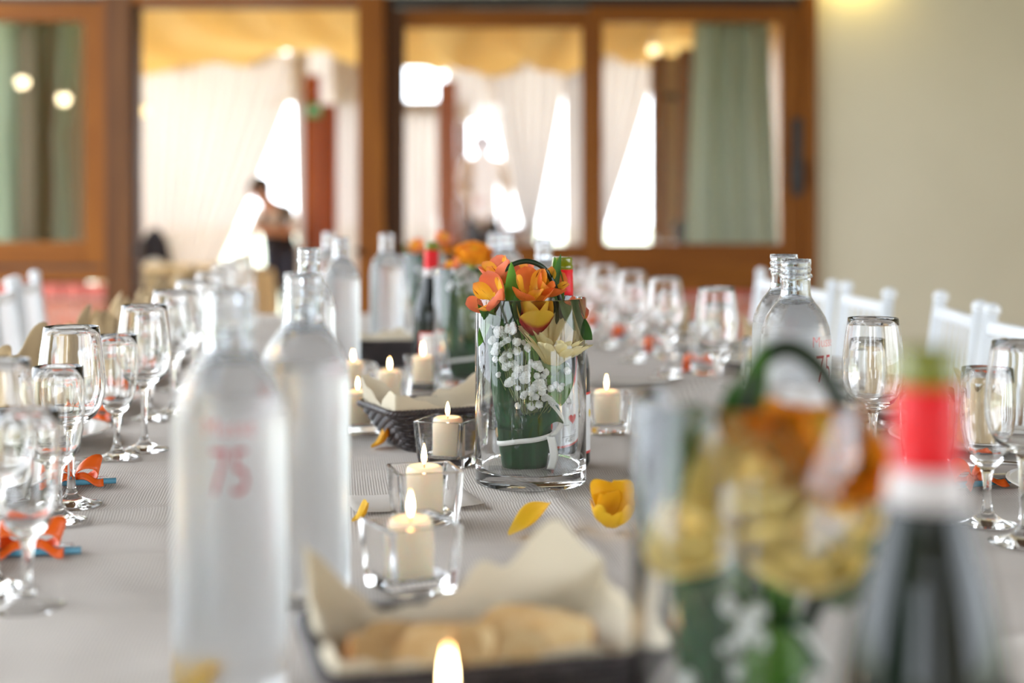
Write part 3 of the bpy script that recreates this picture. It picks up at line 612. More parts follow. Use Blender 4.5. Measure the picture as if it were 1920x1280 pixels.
def setting(side, i, v, n_label):
    s = -1 if side == 'L' else 1
    who = 'on the brick wall side' if s < 0 else 'on the plaster wall side'
    nth = NTH[i] + (' from the camera' if i else '')
    j = lambda q: random.uniform(-q, q)
    if s < 0: g, sm, tu = (-0.512, v + 0.066), (-0.541, v + 0.0), (-0.622, v + 0.030)
    else: g, sm, tu = (0.437, v), (0.474, v + 0.125), (0.530, v + 0.060)
    if s < 0 and i == 0: g, sm = (-0.548, 1.285), (-0.505, 1.228)
    if s < 0 and i == 1: g, sm = (-0.546, 1.655), (-0.545, 1.57)
    if s > 0 and i == 0: g, sm = (0.470, 1.465), (0.474, 1.555)
    single('wine_glass', gob, 'glass', tab(g[0] + (j(.004) if i > 2 else 0), g[1], T + 0.001), j(3), 'large empty stemmed wine glass %s, %s' % (who, nth), 'wine glass', 'large wine glasses ' + who)
    single('small_wine_glass', smallg, 'glass', tab(sm[0] + (j(.004) if i > 2 else 0), sm[1], T + 0.001), j(3), 'small narrow stemmed glass %s, %s' % (who, nth), 'wine glass', 'small stemmed glasses ' + who)
    if i > 0 or s > 0: single('water_tumbler', tum, 'glass', tab(tu[0] + j(.006), tu[1], T + 0.001), 0, 'short stemless water tumbler %s, %s' % (who, nth), 'tumbler', 'tumblers ' + who)
    pv = v + (0.13 if s < 0 else -0.10); pu = -0.70 if s < 0 else 0.69
    rz = TH + (PI / 2 if s < 0 else -PI / 2)          # the diner's own forward direction is local -y turned to the table
    single('dinner_plate', plate_me, 'porcelain', tab(pu, pv, T + 0.003), 0, 'white dinner plate %s, %s' % (who, nth), 'plate', 'plates ' + who)
    nk = single('folded_napkin', nap_me, 'napkin', tab(pu, pv, T + 0.0112), rz + j(.5), 'tan napkin folded upright on its plate %s, %s' % (who, nth), 'napkin', 'napkins ' + who)
    solid(nk, 0.0016)
    if s > 0: nk.scale = (1, 1, 0.62)
    single('table_knife', knife_me, 'steel', tab(pu - s * 0.02, pv + s * 0.155, T + 0.001), TH + (PI / 2 if s > 0 else -PI / 2) + j(.08), 'steel table knife %s, %s' % (who, nth), 'knife', 'knives ' + who)
    single('table_fork', fork_me, 'steel', tab(pu - s * 0.02, pv - s * 0.155, T + 0.001), TH + (PI / 2 if s > 0 else -PI / 2) + j(.08), 'steel table fork %s, %s' % (who, nth), 'fork', 'forks ' + who)
for i, v in enumerate(LV): setting('L', i, v, 0)
for i, v in enumerate(RV): setting('R', i, v, 0)
FV = [((55, 1038), 0.25), ((138, 908), 0.35), ((172, 792), 0.1), ((225, 742), 0.4), ((285, 700), 0.1)]
for i, (p, a) in enumerate(FV): favour(gp(*p, T + 0.0015), a, 'orange ribbon bow favour with blue stick on the brick wall side, %s%s' % (NTH[i], ' from the camera' if i else ''), 'favours on the brick wall side')
FR = [((1822, 910), 0.5), ((1655, 770), -0.2), ((1448, 735), 0.2), ((1310, 694), -0.15), ((1232, 658), 0.1), ((1172, 633), -0.3), ((1122, 612), 0.2)]
for i, (p, a) in enumerate(FR): favour(gp(*p, T + 0.0015), a, 'orange ribbon bow favour on the plaster wall side, %s%s' % (NTH[i], ' from the camera' if i else ''), 'favours on the plaster wall side')

# ------------------------------------------------------------------ lettering helpers
def letters(txt, size, bold=0.0):
    cu = bpy.data.curves.new('lettering', 'FONT'); cu.body = txt; cu.size = size; cu.align_x = 'CENTER'; cu.offset = bold * size; cu.resolution_u = 3
    o = bpy.data.objects.new('lettering', cu); COL.objects.link(o); bpy.context.view_layer.update()
    me = bpy.data.meshes.new_from_object(o.evaluated_get(bpy.context.evaluated_depsgraph_get()))
    bpy.data.objects.remove(o); bpy.data.curves.remove(cu)
    bm = bmesh.new(); bm.from_mesh(me); bmesh.ops.subdivide_edges(bm, edges=[e for e in bm.edges if e.calc_length() > size * 0.25], cuts=2)
    v = [q.co.copy() for q in bm.verts]; bm.verts.index_update(); f = [tuple(q.index for q in p.verts) for p in bm.faces]; bm.free(); bpy.data.meshes.remove(me)
    return v, f
def wrap(v, r, a, z, sx=1.0):           # bend flat x/y points round a bottle of radius r; a = angle from the side that faces the camera
    return [(r * math.sin(a + p[0] * sx / r), -r * math.cos(a + p[0] * sx / r), z + p[1]) for p in v]
def flatshape(pts): return [(x, y, 0) for x, y in pts], [tuple(range(len(pts)))]
def strip(r, a0, a1, z0, z1, n=24): return MB().grid(lambda u, v: (r * math.sin(a0 + (a1 - a0) * u), -r * math.cos(a0 + (a1 - a0) * u), z0 + (z1 - z0) * v), n, 1)

# ------------------------------------------------------------------ water bottles
bp = [(0, 0.006), (0.02, 0.005), (0.030, 0.0), (0.036, 0.001), (0.0392, 0.005), (0.040, 0.012), (0.040, 0.100), (0.040, 0.188), (0.0395, 0.198), (0.0375, 0.210), (0.0335, 0.221), (0.0275, 0.231), (0.0212, 0.2385), (0.0178, 0.244), (0.0168, 0.249), (0.0166, 0.262), (0.0166, 0.2655), (0.0190, 0.2670), (0.0190, 0.2690), (0.0168, 0.2705), (0.0166, 0.2735), (0.0178, 0.2745), (0.0178, 0.2762), (0.0167, 0.2774), (0.0167, 0.2795), (0.0175, 0.281), (0.0172, 0.287), (0.0150, 0.287), (0.0142, 0.282), (0.0142, 0.252), (0.0150, 0.246), (0.0190, 0.2375), (0.0183, 0.2355), (0, 0.2355)]
bottle_me = MB().lathe(bp, 48).mesh('water_bottle')
v75, f75 = letters('75', 0.046, -0.014); vmu, fmu = letters('Musse', 0.017, -0.012)
num_me = me_new('number', wrap(v75, 0.04025, 0, 0.150, 0.62), f75); nam_me = me_new('name_print', wrap(vmu, 0.04025, 0, 0.196 - 0.006, 0.85), fmu)
WB = [((432, 1.0), 0.18, 'large water bottle standing in front beside the bread basket'), ((570, 1.25), 2.6, 'water bottle just behind the frontmost bottle'), ((579, 2.13), 2.2, 'water bottle with clear sharp neck behind the two front bottles'),
      ((1492, 1.62), 0.72, 'frosty water bottle with red number beside the large wine glass'), ((1470, 1.80), 2.4, 'frosty water bottle tucked behind the one with red number'), ((639, 2.95), 2.0, 'water bottle left of the lone one before the dark bread basket'),
      ((725, 3.47), 1.6, 'lone water bottle in front of the doorway jamb'), ((617, 3.72), 2.9, 'small far water bottle before the red post'), ((1020, 2.87), 2.4, 'water bottle neck rising behind the wine bottle mouth'), ((928, 3.60), 2.2, 'first of two far water bottles behind the orange rose'), ((951, 3.78), 2.7, 'second of two far water bottles behind the orange rose')]
for (p, a, lab) in WB:
    t = thing('water_bottle', lab, 'bottle', at(*p, T + 0.001), a, 'water bottles')
    ob('bottle_glass', bottle_me, M['bottle_water'], t); ob('number', num_me, M['print_red'], t); ob('name_print', nam_me, M['print_pink'], t)

# ------------------------------------------------------------------ wine bottles
wp = [(0, 0.012), (0.02, 0.008), (0.030, 0.0), (0.0350, 0.0015), (0.0375, 0.008), (0.0375, 0.08), (0.0375, 0.118), (0.0370, 0.130), (0.0350, 0.145), (0.0310, 0.163), (0.0258, 0.182), (0.0205, 0.200), (0.0165, 0.214), (0.0148, 0.226), (0.0140, 0.240), (0.0138, 0.262)]
wb_me = MB().lathe(wp, 48).mesh('bottle_body')
mouth_me = MB().lathe([(0.0130, 0.258), (0.0134, 0.2625), (0.0146, 0.2635), (0.0150, 0.2665), (0.0146, 0.2695), (0.0138, 0.2705), (0.0138, 0.2775), (0.0132, 0.280), (0.0105, 0.280), (0.0096, 0.277), (0.0096, 0.258)], 32).mesh('mouth')
cap_me = MB().lathe([(0.0156, 0.2262), (0.0150, 0.2264), (0.01475, 0.240), (0.0146, 0.2635), (0.0141, 0.2640)], 32).mesh('capsule')
band_me = MB().lathe([(0.0178, 0.2105), (0.0184, 0.2108), (0.0159, 0.226), (0.0152, 0.2264)], 32).mesh('neck_band')
A0, A1, LR = -0.42, 2.45, 0.03765
lab_me = strip(LR, A0, A1, 0.020, 0.101).mesh('paper_label')
brd = MB()
for z0, z1 in ((0.020, 0.0232), (0.0978, 0.101)): q = strip(LR + 0.0001, A0, A1, z0, z1); brd.add(q.v, q.f)
for a0, a1 in ((A0, A0 + 0.085), (A1 - 0.085, A1)): q = strip(LR + 0.0001, a0, a1, 0.0232, 0.0978, 3); brd.add(q.v, q.f)
brd_me = brd.mesh('label_border')
hp = []
for k in range(28):
    a = 2 * PI * k / 28; hp.append((0.00052 * 16 * math.sin(a) ** 3, 0.00056 * (13 * math.cos(a) - 5 * math.cos(2 * a) - 2 * math.cos(3 * a) - math.cos(4 * a))))
hv, hf = flatshape(hp); heart_me = me_new('heart', wrap(hv, LR + 0.0002, 0.52, 0.064), hf, False)
dv, df = flatshape([(0.0035 * math.cos(k * PI / 8), 0.0055 * math.sin(k * PI / 8)) for k in range(16)]); dot_me = me_new('yellow_dot', wrap(dv, LR + 0.0002, 1.28, 0.073), df, False)
v1, f1 = letters("'Ca", 0.010); v2, f2 = letters('Fabi', 0.008); ink = MB().add(wrap(v1, LR + 0.0002, 0.30, 0.085), f1).add(wrap(v2, LR + 0.0002, 0.36, 0.0275), f2)
for z, a, b in ((0.0545, 0.05, 0.34), (0.0362, 0.05, 0.75), (0.0335, 0.2, 0.8), (0.043, 0.6, 0.85), (0.040, 0.6, 0.85)): q = strip(LR + 0.0002, a, b, z, z + 0.0006, 6); ink.add(q.v, q.f)
ink_me = ink.mesh('label_print')
for p, a, lab in (((1054, 1.908), 0.0, 'dark wine bottle with heart label behind the flower vase'), ((809, 2.85), -0.2, 'dark wine bottle with red capsule left of the second vase'), ((1738, 0.64), -1.6, 'dark wine bottle with red capsule close to the camera')):
    t = thing('wine_bottle', lab, 'bottle', at(*p, T + 0.001), a, 'wine bottles')
    ob('bottle_body', wb_me, M['bottle_dark'], t); ob('mouth', mouth_me, M['bottle_green'], t); ob('capsule', cap_me, M['capsule_red'], t); ob('neck_band', band_me, M['capsule_white'], t)
    l = ob('paper_label', lab_me, M['paper_label'], t); ob('label_border', brd_me, M['label_red'], l); ob('heart', heart_me, M['label_red'], l); ob('yellow_dot', dot_me, M['label_yellow'], l); ob('label_print', ink_me, M['ink'], l)

# ------------------------------------------------------------------ candles in square glasses
def rsq(h, r, z, n=5):
    out = []
    for cx, cy, a0 in ((1, 1, 0), (-1, 1, PI / 2), (-1, -1, PI), (1, -1, 1.5 * PI)):
        for k in range(n): a = a0 + PI / 2 * k / (n - 1); out.append((cx * (h - r) + r * math.cos(a), cy * (h - r) + r * math.sin(a), z))
    return out
def holder_mesh():
    rings = [rsq(0.0285, 0.004, 0.0), rsq(0.0312, 0.004, 0.0012), rsq(0.0318, 0.004, 0.004), rsq(0.0362, 0.004, 0.0605), rsq(0.0355, 0.004, 0.062), rsq(0.0322, 0.004, 0.062), rsq(0.0314, 0.004, 0.0608), rsq(0.0272, 0.006, 0.017), rsq(0.0235, 0.008, 0.0128), rsq(0.015, 0.008, 0.0118)]
    v = [p for r in rings for p in r]; n = 20; f = []
    for i in range(len(rings) - 1): f += [(i * n + k, i * n + (k + 1) % n, (i + 1) * n + (k + 1) % n, (i + 1) * n + k) for k in range(n)]
    f += [tuple(range(n))[::-1], tuple((len(rings) - 1) * n + k for k in range(n))]
    return sharp(me_new('candle_glass', v, f), 24)
holder_me = holder_mesh()
def candle_mesh(h): return MB().lathe([(0, 0), (0.0192, 0), (0.0200, 0.001), (0.0202, h - 0.006), (0.0192, h - 0.0018), (0.0165, h), (0.013, h - 0.0006), (0.008, h - 0.0028), (0, h - 0.0034)], 32).mesh('wax')
candle_me, candle_tall = candle_mesh(0.052), candle_mesh(0.064)
wick_me = MB().tube([(0, 0, -0.003), (0.0003, 0, 0.004), (0.0012, 0, 0.0075)], 0.0007, 6).mesh('wick')
flame_me = MB().lathe([(0, 0), (0.0016, 0.0012), (0.0032, 0.0045), (0.0038, 0.0085), (0.0034, 0.0135), (0.0023, 0.0185), (0.0011, 0.0228), (0, 0.026)], 16).mesh('flame')
CN = [((838, 0.770), 0.1, 'lit pillar candle at the bottom edge before the front basket', 1), ((770, 1.285), 0.5, 'lit candle in square glass right behind the front bread basket', 0), ((796, 1.55), 0.27, 'lit candle in square glass standing on the paper card', 0), ((840, 1.915), -0.35, 'lit candle in square glass at the wicker basket corner left of the vase', 0),
      ((671, 2.195), 0.3, 'lit candle half hidden left of the second basket', 0), ((730, 2.48), 0.2, 'lit candle behind the second basket', 0), ((662, 2.62), 0.4, 'lit candle in square glass below the far water bottles', 0), ((793, 2.72), 0.1, 'lit candle in front of the far wine bottle', 0), ((846, 3.28), 0.2, 'lit candle seen through the second vase', 0), ((1138, 2.20), 0.12, 'lit low candle in square glass right of the heart-label bottle', 0), ((1313, 1.66), 0.3, 'lit candle behind the blurred front flowers', 0)]
for i, (p, a, lab, tall) in enumerate(CN):
    L = at(*p, T + 0.0012)
    tag(ob('candle_glass', holder_me, M['glass'], None, L, (0, 0, a)), 'square glass cup holding the ' + lab.replace('in square glass ', '')[4:], 'candle holder', 'square candle glasses')
    t = thing('pillar_candle', lab, 'candle', (L[0], L[1], L[2] + 0.0125), random.uniform(0, 6), 'lit candles'); h = 0.064 if tall else 0.052
    ob('wax', candle_tall if tall else candle_me, M['wax'], t); wk = ob('wick', wick_me, M['wick'], t, (0, 0, h - 0.002)); ob('flame', flame_me, M['flame'], wk, (0.0006, 0, 0.0035), (0, 0, 0), (0.72, 0.72, random.uniform(0.72, 0.98) if not tall else 1.1))

# ------------------------------------------------------------------ wicker bread baskets
BA, BB, BH = 0.1125, 0.075, 0.060        # half length, half width at the rim, height
def perim(a, b, r, s):                    # point and outward direction at fraction s of a rounded rectangle
    segs = [2 * (b - r), PI / 2 * r, 2 * (a - r), PI / 2 * r] * 2; tot = sum(segs); d = (s % 1.0) * tot
    pos = [((a, -(b - r)), (0, 1)), None, ((a - r, b), (-1, 0)), None, ((-a, b - r), (0, -1)), None, ((-(a - r), -b), (1, 0)), None]
    cen = {1: (a - r, b - r, 0), 3: (-(a - r), b - r, PI / 2), 5: (-(a - r), -(b - r), PI), 7: (a - r, -(b - r), 1.5 * PI)}
    for i, L in enumerate(segs):
        if d <= L or i == 7:
            if i in cen:
                cx, cy, a0 = cen[i]; t = a0 + d / r; return Vector((cx + r * math.cos(t), cy + r * math.sin(t), 0)), Vector((math.cos(t), math.sin(t), 0))
            (x, y), (dx, dy) = pos[i]; return Vector((x + dx * d, y + dy * d, 0)), Vector((dy, -dx, 0))
        d -= L
NST = 46
def wall_pt(s, k, off=0.0):               # k: 0 bottom .. 1 rim
    sh = 0.70 + 0.30 * k
    p, n = perim(BA * sh, BB * sh, 0.018, s); return p + n * off + Vector((0, 0, 0.004 + (BH - 0.006) * k))
ROWS = 12
strand_me = []
for r in range(ROWS):
    pts = [wall_pt(i / (NST * 4), (r + 0.5) / ROWS, 0.0019 * math.cos(PI * (i / 4 + r))) for i in range(NST * 4)]
    strand_me.append(MB().tube(pts, 0.0023, 5, closed=True).mesh('strand'))
stk = MB()
for i in range(NST): stk.tube([wall_pt(i / NST, 0), wall_pt(i / NST, 1)], 0.0014, 5)
stk_me = stk.mesh('stake_frame')
braid_me = [MB().tube([wall_pt(i / 240, 1.0, 0.0026 * math.cos(2 * PI * i / 240 * 40 + ph)) + Vector((0, 0, 0.0026 * math.sin(2 * PI * i / 240 * 40 + ph))) for i in range(240)], 0.0025, 6, closed=True).mesh('rim_braid') for ph in (0, 2 * PI / 3, 4 * PI / 3)]
base_pts = [perim(BA * 0.70, BB * 0.70, 0.018, i / 40)[0] for i in range(40)]
base_me = me_new('base', [p + Vector((0, 0, 0.0005)) for p in base_pts] + [p + Vector((0, 0, 0.005)) for p in base_pts], [tuple(range(40))[::-1], tuple(range(40, 80))] + [(k, (k + 1) % 40, 40 + (k + 1) % 40, 40 + k) for k in range(40)], False)
def basket(loc, rz, lab, peaks, nm):
    t = thing('bread_basket', lab, 'basket', loc, rz, 'bread baskets')
    ob('base', base_me, M['wicker'], t)
    for m_ in strand_me: ob('strand', m_, M['wicker'], t)
    tag(ob('stake_frame', stk_me, M['wicker'], t), kind='stuff')
    for m_ in braid_me: ob('rim_braid', m_, M['wicker'], t)
    def lin(u, v):
        s, q = 2 * u - 1, 2 * v - 1; r = max(abs(s), abs(q)); a = math.atan2(q * BB, s * BA)
        h = 0.0
        for pa, ph, pw in peaks:
            da = math.atan2(math.sin(a - pa), math.cos(a - pa)); h += ph * math.exp(-(da / pw) ** 2)
        e = max(0.0, (r - 0.55) / 0.45)
        wob = 0.004 * math.sin(5 * a + 1) + 0.003 * math.sin(11 * a)
        if e < 0.62: k = e / 0.62; z = 0.012 + (BH - 0.012) * k ** 1.25; sh = 0.42 + 0.50 * min(1, r / 0.55) * 0.55 if False else None
        else: k = (e - 0.62) / 0.38; z = BH + (h + wob) * k
        zz = min(z, BH) / BH; sc_ = (0.64 + 0.30 * zz)
        lim = 0.55 + 0.45 * 0.62
        rr = min(r, lim) / lim * (0.60 + 0.34 * zz) / max(r, 1e-6)
        out = 1.0 + (0.02 * max(0, z - BH) / 0.04 if z > BH else 0)
        fold = 1 + 0.03 * math.sin(9 * a + 2 * e) * e
        # squared footprint
        return (s * rr * BA * out * fold, q * rr * BB * out * fold, z + 0.0015 * math.sin(23 * s + 17 * q))
    c = MB().grid(lin, 64, 64).build(nm, M['lining'], None, loc=loc, rot=(0, 0, rz)); solid(c, 0.0012); subs(c, 1)
    return c
LN = 'cloth_lining'
c = basket((-0.022, 0.952, T + 0.002), R(14), 'dark wicker bread basket nearest the camera, heaped with bread', [(R(46), 0.048, 0.20), (R(70), 0.022, 0.45), (R(22), 0.016, 0.25), (R(152), 0.052, 0.20), (R(205), 0.010, 0.3), (R(-30), 0.008, 0.4)], LN); tag(c, 'cream cloth with tall peaks lining the front bread basket', 'cloth', 'basket cloths')
c = basket((-0.097, 2.090, T + 0.002), R(25), 'dark wicker bread basket behind the candle, left of the vase', [(R(210), 0.024, 0.35), (R(150), 0.034, 0.35), (R(30), 0.040, 0.5), (R(-60), 0.016, 0.4)], LN); tag(c, 'cream cloth lining the second bread basket left of the vase', 'cloth', 'basket cloths')
c = basket((-0.268, 3.150, T + 0.001), R(4), 'far dark bread basket in front of the lone water bottle', [(R(90), 0.012, 0.8), (R(-60), 0.010, 0.6)], LN); tag(c, 'flat cream cloth covering the far bread basket', 'cloth', 'basket cloths')
def slice_mesh(w, h, th):
    pts = []
    for k in range(24):
        a = 2 * PI * k / 24; x, z = math.cos(a), math.sin(a); r = 1.0 if z < 0.2 else 1.0 + 0.10 * math.sin(4 * a)
        pts.append((w / 2 * r * math.copysign(abs(x) ** 0.75, x), h / 2 * r * math.copysign(abs(z) ** 0.75, z)))
    v = [(x * q, y, z * q) for y, q in ((-th / 2, 0.95), (-th / 2 + 0.0015, 1.0), (th / 2 - 0.0015, 1.0), (th / 2, 0.95)) for x, z in pts]
    crumb = me_new('crumb', v[:24] + v[72:], [tuple(range(24)), tuple(range(24, 48))[::-1]], False)
    cr = me_new('crust', v, [(i * 24 + k, (i * 24 + (k + 1) % 24), (i + 1) * 24 + (k + 1) % 24, (i + 1) * 24 + k) for i in range(3) for k in range(24)])
    return crumb, cr
crumb_me, crust_me = slice_mesh(0.070, 0.048, 0.014)
BR = [(-0.060, -0.010, 0.046, 70, 12, 20), (-0.028, -0.022, 0.050, 60, -8, -15), (0.006, -0.028, 0.052, 64, 6, 10), (0.040, -0.016, 0.049, 58, -10, -12), (-0.010, 0.016, 0.046, 75, 10, 35), (0.034, 0.020, 0.050, 68, -4, -30), (-0.046, 0.022, 0.044, 72, 4, -5)]
BW = ['at the left end of the front basket', 'second from the left in the front basket', 'in the middle of the front basket', 'at the right of the front basket', 'lying behind the middle slice of the front basket', 'at the far right of the front basket', 'at the far left of the front basket']
Mb = Matrix.Translation((-0.022, 0.952, T + 0.002)) @ Matrix.Rotation(R(14), 4, 'Z')
for (x, y, z, tl, rl, yw), w_ in zip(BR, BW):
    t = thing('bread_slice', 'toasted bread slice ' + w_, 'bread', group='bread slices'); setm(t, Mb @ Matrix.Translation((x, y, z)) @ Euler((R(-tl), R(rl), R(yw))).to_matrix().to_4x4())
    ob('crumb', crumb_me, M['bread'], t); ob('crust', crust_me, M['crust'], t)

# ------------------------------------------------------------------ flowers
def petal_mesh(name, L, W, curl, cup, p=0.8, tip=1.0, nu=6, nv=9, wav=0.0, ex=0.75):
    cl = []; y = z = 0.0; st = L / nv
    for j in range(nv + 1):
        cl.append((y, z)); a = curl * (j / nv); y += st * math.cos(a); z += st * math.sin(a)
    def fn(u, v):
        s = 2 * u - 1; w = W / 2 * (max(0.0, math.sin(PI * min(1, (0.06 + 0.94 * v) ** p))) ** ex if v < 0.999 else 0.02 * tip)
        w = max(w, W * 0.07 * (1 - v)); q = v * nv; i = min(int(q), nv - 1); k = q - i
        yy = cl[i][0] + (cl[i + 1][0] - cl[i][0]) * k; zz = cl[i][1] + (cl[i + 1][1] - cl[i][1]) * k
        return (s * w, yy, zz + cup * s * s * w + wav * W * math.sin(7 * v + 3 * s) * abs(s))
    return MB().grid(fn, nu, nv).mesh(name)
PET = {'alst_out': petal_mesh('petal', 0.034, 0.024, 0.9, 0.35, 1.6, wav=0.04, ex=0.65), 'alst_in': petal_mesh('petal', 0.032, 0.015, 0.7, 0.6, 1.5, wav=0.04), 'gerb': petal_mesh('petal', 0.046, 0.0135, -0.2, 0.30, 1.9, nu=6, nv=12, ex=0.42), 'tulip': petal_mesh('petal', 0.040, 0.034, 0.75, 0.55, 0.95), 'rose': petal_mesh('petal', 0.032, 0.034, 0.9, 0.45, 1.15, wav=0.05), 'leaf': petal_mesh('leaf', 0.068, 0.020, 0.45, 0.45, 0.75), 'broad': petal_mesh('leaf', 0.060, 0.034, 0.5, 0.35, 0.8), 'loose': petal_mesh('petal', 0.046, 0.042, 1.5, 0.75, 1.3, wav=0.10, nu=10, nv=12, ex=0.55), 'loose_flat': petal_mesh('petal', 0.034, 0.024, 0.5, 0.5, 1.1, wav=0.06)}
def frame(d, roll=0.0):
    z = Vector(d).normalized(); x = z.orthogonal().normalized()
    if abs(z.z) < 0.99: x = Vector((0, 0, 1)).cross(z).normalized()
    y = z.cross(x); return Matrix((x, y, z)).transposed().to_4x4() @ Matrix.Rotation(roll, 4, 'Z')
def petals(par, Fm, mesh, m, n, open_, rad, z=0.0, roll=0.0, sc_=1.0, jit=0.0):
    for k in range(n):
        a = 2 * PI * k / n + roll + random.uniform(-jit, jit)
        Mx = Fm @ Matrix.Rotation(a, 4, 'Z') @ Matrix.Translation((0, rad, z)) @ Matrix.Rotation(open_ + random.uniform(-jit, jit), 4, 'X') @ Matrix.Scale(sc_ * random.uniform(1 - jit * .4, 1 + jit * .4), 4)
        setm(ob('petal', PET[mesh], M[m], par), Mx)
def stem_pts(p, q, bend=0.01):
    p, q = Vector(p), Vector(q); return [p, p.lerp(q, 0.35) + Vector((bend, 0, 0)), p.lerp(q, 0.7) + Vector((bend * .7, bend, 0)), q]
FOOT = (0, 0.0, 0.045)
def flower(kind, bq, pos, d, roll=0.0, s=1.0):
    Fm = Matrix.Translation(pos) @ frame(d, roll); p = Vector(pos)
    nm = {'alst': 'lily_flower', 'alst_y': 'lily_flower', 'gerb': 'gerbera', 'tulip': 'tulip', 'rose': 'rose', 'cream': 'cream_rose'}[kind]
    cen = MB(); cen.tube(stem_pts((FOOT[0] + random.uniform(-.008, .008), 0.0, FOOT[2]), p - Vector(d).normalized() * 0.012 * s), 0.0022 if kind == 'gerb' else 0.0014, 6)
    cen.lathe([(0, -0.014 * s), (0.004 * s, -0.012 * s), (0.006 * s, -0.003 * s), (0.004 * s, 0.001 * s), (0, 0.002 * s)], 10, Fm)
    part = cen.build(nm, M['stem'], bq)
    if kind in ('alst', 'alst_y'):
        petals(part, Fm, 'alst_out', 'petal_salmon' if kind == 'alst' else 'petal_orange', 3, 0.62, 0.002, 0, 0, s, 0.12)
        petals(part, Fm, 'alst_in', 'petal_streaked', 3, 0.78, 0.002, 0.001, PI / 3, s, 0.12)
        for k in range(5):
            a = 2 * PI * k / 5; MB().tube([(0, 0, 0), (0.004 * math.cos(a), 0.004 * math.sin(a), 0.012), (0.009 * math.cos(a), 0.009 * math.sin(a), 0.020)], [0.0004, 0.0004, 0.0009], 5, Fm).build('stamen', M['petal_amber'], part)
    elif kind == 'gerb':
        MB().lathe([(0, -0.012), (0.007, -0.010), (0.012, -0.003), (0.0135, 0.002), (0.010, 0.003), (0, 0.0035)], 16, Fm).build('calyx', M['calyx'], part)
        petals(part, Fm, 'gerb', 'petal_gerbera', 20, 0.86, 0.009, 0.0, 0, s, 0.07); petals(part, Fm, 'gerb', 'petal_gerbera', 15, 1.10, 0.008, 0.002, 0.2, s * 0.9, 0.07)
    elif kind == 'tulip':
        petals(part, Fm, 'tulip', 'petal_tulip', 3, 0.75, 0.003, 0, 0, s, 0.05); petals(part, Fm, 'tulip', 'petal_tulip', 3, 0.95, 0.002, 0.001, PI / 3, s * 0.95, 0.05)
    else:
        m = 'petal_rose' if kind == 'rose' else 'petal_cream'
        MB().ball((0, 0, 0.012 * s), 0.011 * s, 12, 8, (1, 1, 1.25), Fm).build('bud', M['petal_amber' if kind == 'rose' else 'bud_cream'], part)
        for n, op, rd, q, sc_ in ((7, 0.25, 0.005, 0.0, 1.0), (7, 0.60, 0.004, 0.5, 0.95), (6, 0.88, 0.003, 0.2, 0.86), (5, 1.12, 0.002, 0.9, 0.74), (3, 1.35, 0.001, 0.4, 0.56)): petals(part, Fm, 'rose', m, n, op, rd, 0.0008 * (8 - n), q, s * sc_, 0.10)
    return part
fl = MB()
for k in range(46):
    z = 1 - 2 * (k + 0.5) / 46; a = k * 2.39996; r = math.sqrt(1 - z * z)
    c_ = Vector((r * math.cos(a), r * math.sin(a), z)) * 0.0040
    fl.ball(c_, 0.0020, 5, 3, (1, 1, 0.8))
bm = bmesh.new(); bmesh.ops.create_icosphere(bm, subdivisions=3, radius=0.0052)
for q in bm.verts:
    n_ = q.co.normalized(); q.co *= 1.0 + 0.30 * mno.noise(n_ * 4.5) + 0.16 * mno.noise(n_ * 9.0)
floret_me = bpy.data.meshes.new('floret'); bm.to_mesh(floret_me); bm.free(); floret_me.polygons.foreach_set('use_smooth', [False] * len(floret_me.polygons))
def gyp(bq, pts, root):                    # sprays of gypsophila: thin branching stalks with round white florets
    st = MB()
    for p in pts:
        p = Vector(p); b = Vector(root).lerp(p, 0.62) + Vector((random.uniform(-.006, .006), random.uniform(-.006, .006), 0))
        st.tube([Vector(root), b, p], [0.0008, 0.0006, 0.0004], 4)
    par = tag(st.build('gypsophila_spray', M['stem_thin'], bq), kind='stuff')
    for p in pts:
        s = random.uniform(0.6, 1.08); ob('floret', floret_me, M['gyp_white'], par, p, (random.uniform(0, 6), random.uniform(0, 6), 0), (s, s, s * 0.85))
def leaf(bq, pos, d, roll, kind='leaf', m='leaf', s=1.0):
    y = Vector(d).normalized(); x = y.cross(Vector((0, -1, 0.2))).normalized(); z = x.cross(y)
    Mx = Matrix.Translation(pos) @ Matrix((x, y, z)).transposed().to_4x4() @ Matrix.Rotation(roll, 4, 'Y') @ Matrix.Scale(s, 4)
    o = ob('leaf', PET[kind], M[m], bq); setm(o, Mx); return o
def cloud(n, boxes):
    out = []
    while len(out) < n:
        b = random.choice(boxes); p = Vector((random.uniform(b[0], b[1]), random.uniform(b[2], b[3]), random.uniform(b[4], b[5])))
        if math.hypot(p.x, p.y) < 0.058 and all((p - q).length > 0.0056 for q in out): out.append(p)
        elif random.random() < 0.004: out.append(p * 0.9)
    return out
